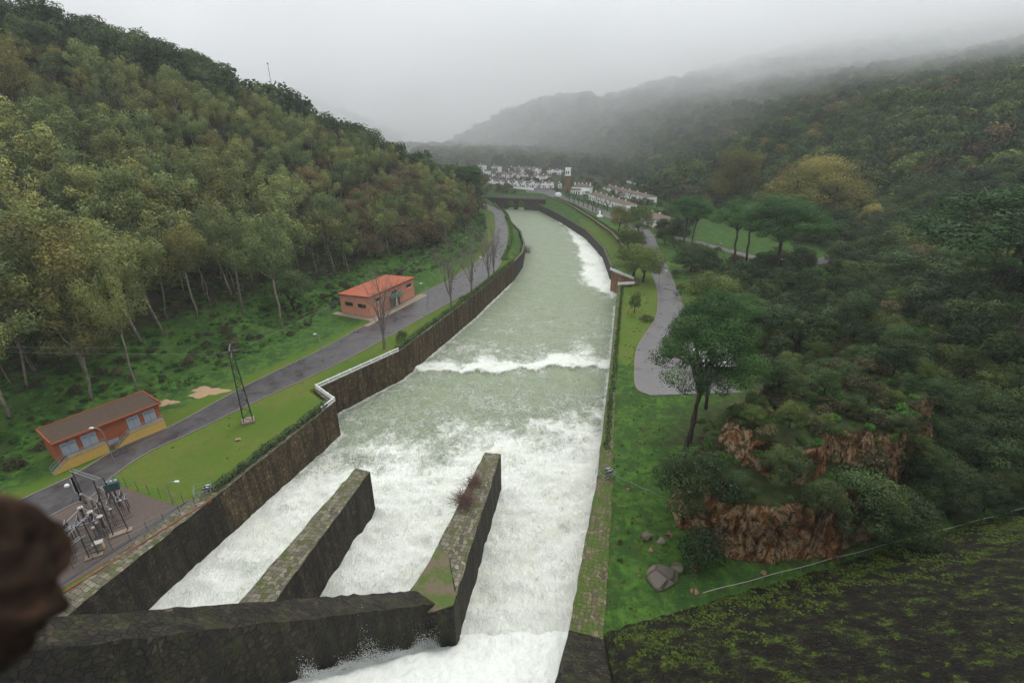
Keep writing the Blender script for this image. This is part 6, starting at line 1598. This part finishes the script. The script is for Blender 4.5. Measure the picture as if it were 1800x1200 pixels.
def env():
    sc=bpy.context.scene
    w=bpy.data.worlds.new('World'); sc.world=w; w.use_nodes=True; t=w.node_tree; t.nodes.clear()
    o=t.nodes.new('ShaderNodeOutputWorld'); b=t.nodes.new('ShaderNodeBackground'); s=t.nodes.new('ShaderNodeTexSky'); s.sky_type='NISHITA'; s.sun_disc=False; s.sun_elevation=R(48); s.sun_rotation=R(20); s.air_density=1.; s.dust_density=3.; s.ozone_density=1.
    h=t.nodes.new('ShaderNodeHueSaturation'); h.inputs['Saturation'].default_value=.4; h.inputs['Value'].default_value=1.
    mx=t.nodes.new('ShaderNodeMix'); mx.data_type='RGBA'; mx.inputs[0].default_value=.8; t.links.new(s.outputs[0],h.inputs['Color']); t.links.new(h.outputs[0],mx.inputs[6]); tc=t.nodes.new('ShaderNodeTexCoord'); sp=t.nodes.new('ShaderNodeSeparateXYZ'); t.links.new(tc.outputs['Generated'],sp.inputs[0])
    ma=t.nodes.new('ShaderNodeMath'); ma.operation='MULTIPLY'; t.links.new(sp.outputs[2],ma.inputs[0]); t.links.new(sp.outputs[2],ma.inputs[1])
    rc=t.nodes.new('ShaderNodeMix'); rc.data_type='RGBA'; t.links.new(ma.outputs[0],rc.inputs[0]); rc.inputs[6].default_value=(6.6,7.0,7.5,1); rc.inputs[7].default_value=(9.6,9.9,10.2,1); t.links.new(rc.outputs[2],mx.inputs[7]); t.links.new(mx.outputs[2],b.inputs[0]); b.inputs[1].default_value=.10; t.links.new(b.outputs[0],o.inputs[0])
    l=bpy.data.lights.new('sun','SUN'); l.energy=.7; l.angle=R(25); l.color=(1,.97,.92); ob=bpy.data.objects.new('sun',l); C.objects.link(ob); ob.rotation_euler=(R(42),0,R(-20+180)) 
    # haze
    mb=MB(); mb.box((0,640,105),(3200,1500,250)); 
    m=bpy.data.materials.new('haze_air'); m.use_nodes=True; n=m.node_tree; n.nodes.clear(); oo=n.nodes.new('ShaderNodeOutputMaterial'); v=n.nodes.new('ShaderNodeVolumePrincipled'); v.inputs['Color'].default_value=(.985,.992,1,1); v.inputs['Density'].default_value=HAZE; v.inputs['Anisotropy'].default_value=.0; n.links.new(v.outputs[0],oo.inputs['Volume'])
    hz=mb.build('haze',m); tag(hz,'thin mist filling the whole valley',None,None,'stuff'); hz.display_type='WIRE'
    # fog bank lying on the far hills and hill tops
    m=NT('fog_bank'); p=m.pos(); sx=m.n('ShaderNodeSeparateXYZ'); m.set(sx,0,p)
    nz=m.noise(.0075,m.map(p,(1,1,1.6)),5,.6,.4)
    def rng_(v,a,b):
        x=m.n('ShaderNodeMapRange',interpolation_type='SMOOTHSTEP'); m.set(x,'Value',v); m.set(x,'From Min',a); m.set(x,'From Max',b); return x.outputs[0]
    zz=m.math('ADD',sx.outputs[2],m.math('MULTIPLY_ADD',nz,110.,-55.))
    top=m.math('MULTIPLY',rng_(zz,80.,170.),.0068)
    dist=m.math('MULTIPLY',m.math('MULTIPLY',rng_(sx.outputs[1],380.,680.),rng_(nz,.1,.65)),.0048)
    fade=m.math('MULTIPLY',rng_(sx.outputs[1],255.,360.),rng_(m.math('MULTIPLY',sx.outputs[2],-1.),-228.,-205.))
    v=m.n('ShaderNodeVolumePrincipled'); v.inputs['Color'].default_value=(.998,.999,1,1); m.set(v,'Density',m.math('MULTIPLY',m.math('ADD',top,dist),fade)); m.t.links.new(v.outputs[0],m.out.inputs['Volume'])
    mb=MB(); mb.box((0,822,105),(3150,1134,247)); fb=mb.build('low_cloud',m.mat); tag(fb,'pale low cloud wrapping the far ridges and hilltops',None,None,'stuff'); fb.display_type='WIRE'
    try: m.mat.cycles.volume_step_rate=.35
    except Exception: pass
    cam=bpy.data.cameras.new('Camera'); co=bpy.data.objects.new('Camera',cam); C.objects.link(co); co.location=(0,0,CAMZ); co.rotation_euler=(R(90-23.55),0,0); cam.lens=17.; cam.sensor_width=36; cam.clip_end=6000; cam.clip_start=.05
    cam.dof.use_dof=True; cam.dof.focus_distance=130; cam.dof.aperture_fstop=1.6
    sc.camera=co
    vs=sc.view_settings; vs.view_transform='Standard'; vs.look='None'; vs.gamma=1; vs.exposure=EXPO
    cy=sc.cycles; cy.max_bounces=12; cy.diffuse_bounces=2; cy.glossy_bounces=2; cy.transmission_bounces=2; cy.volume_bounces=10; cy.transparent_max_bounces=4; cy.use_denoising=True
HAZE=.00016; EXPO=.95
main()
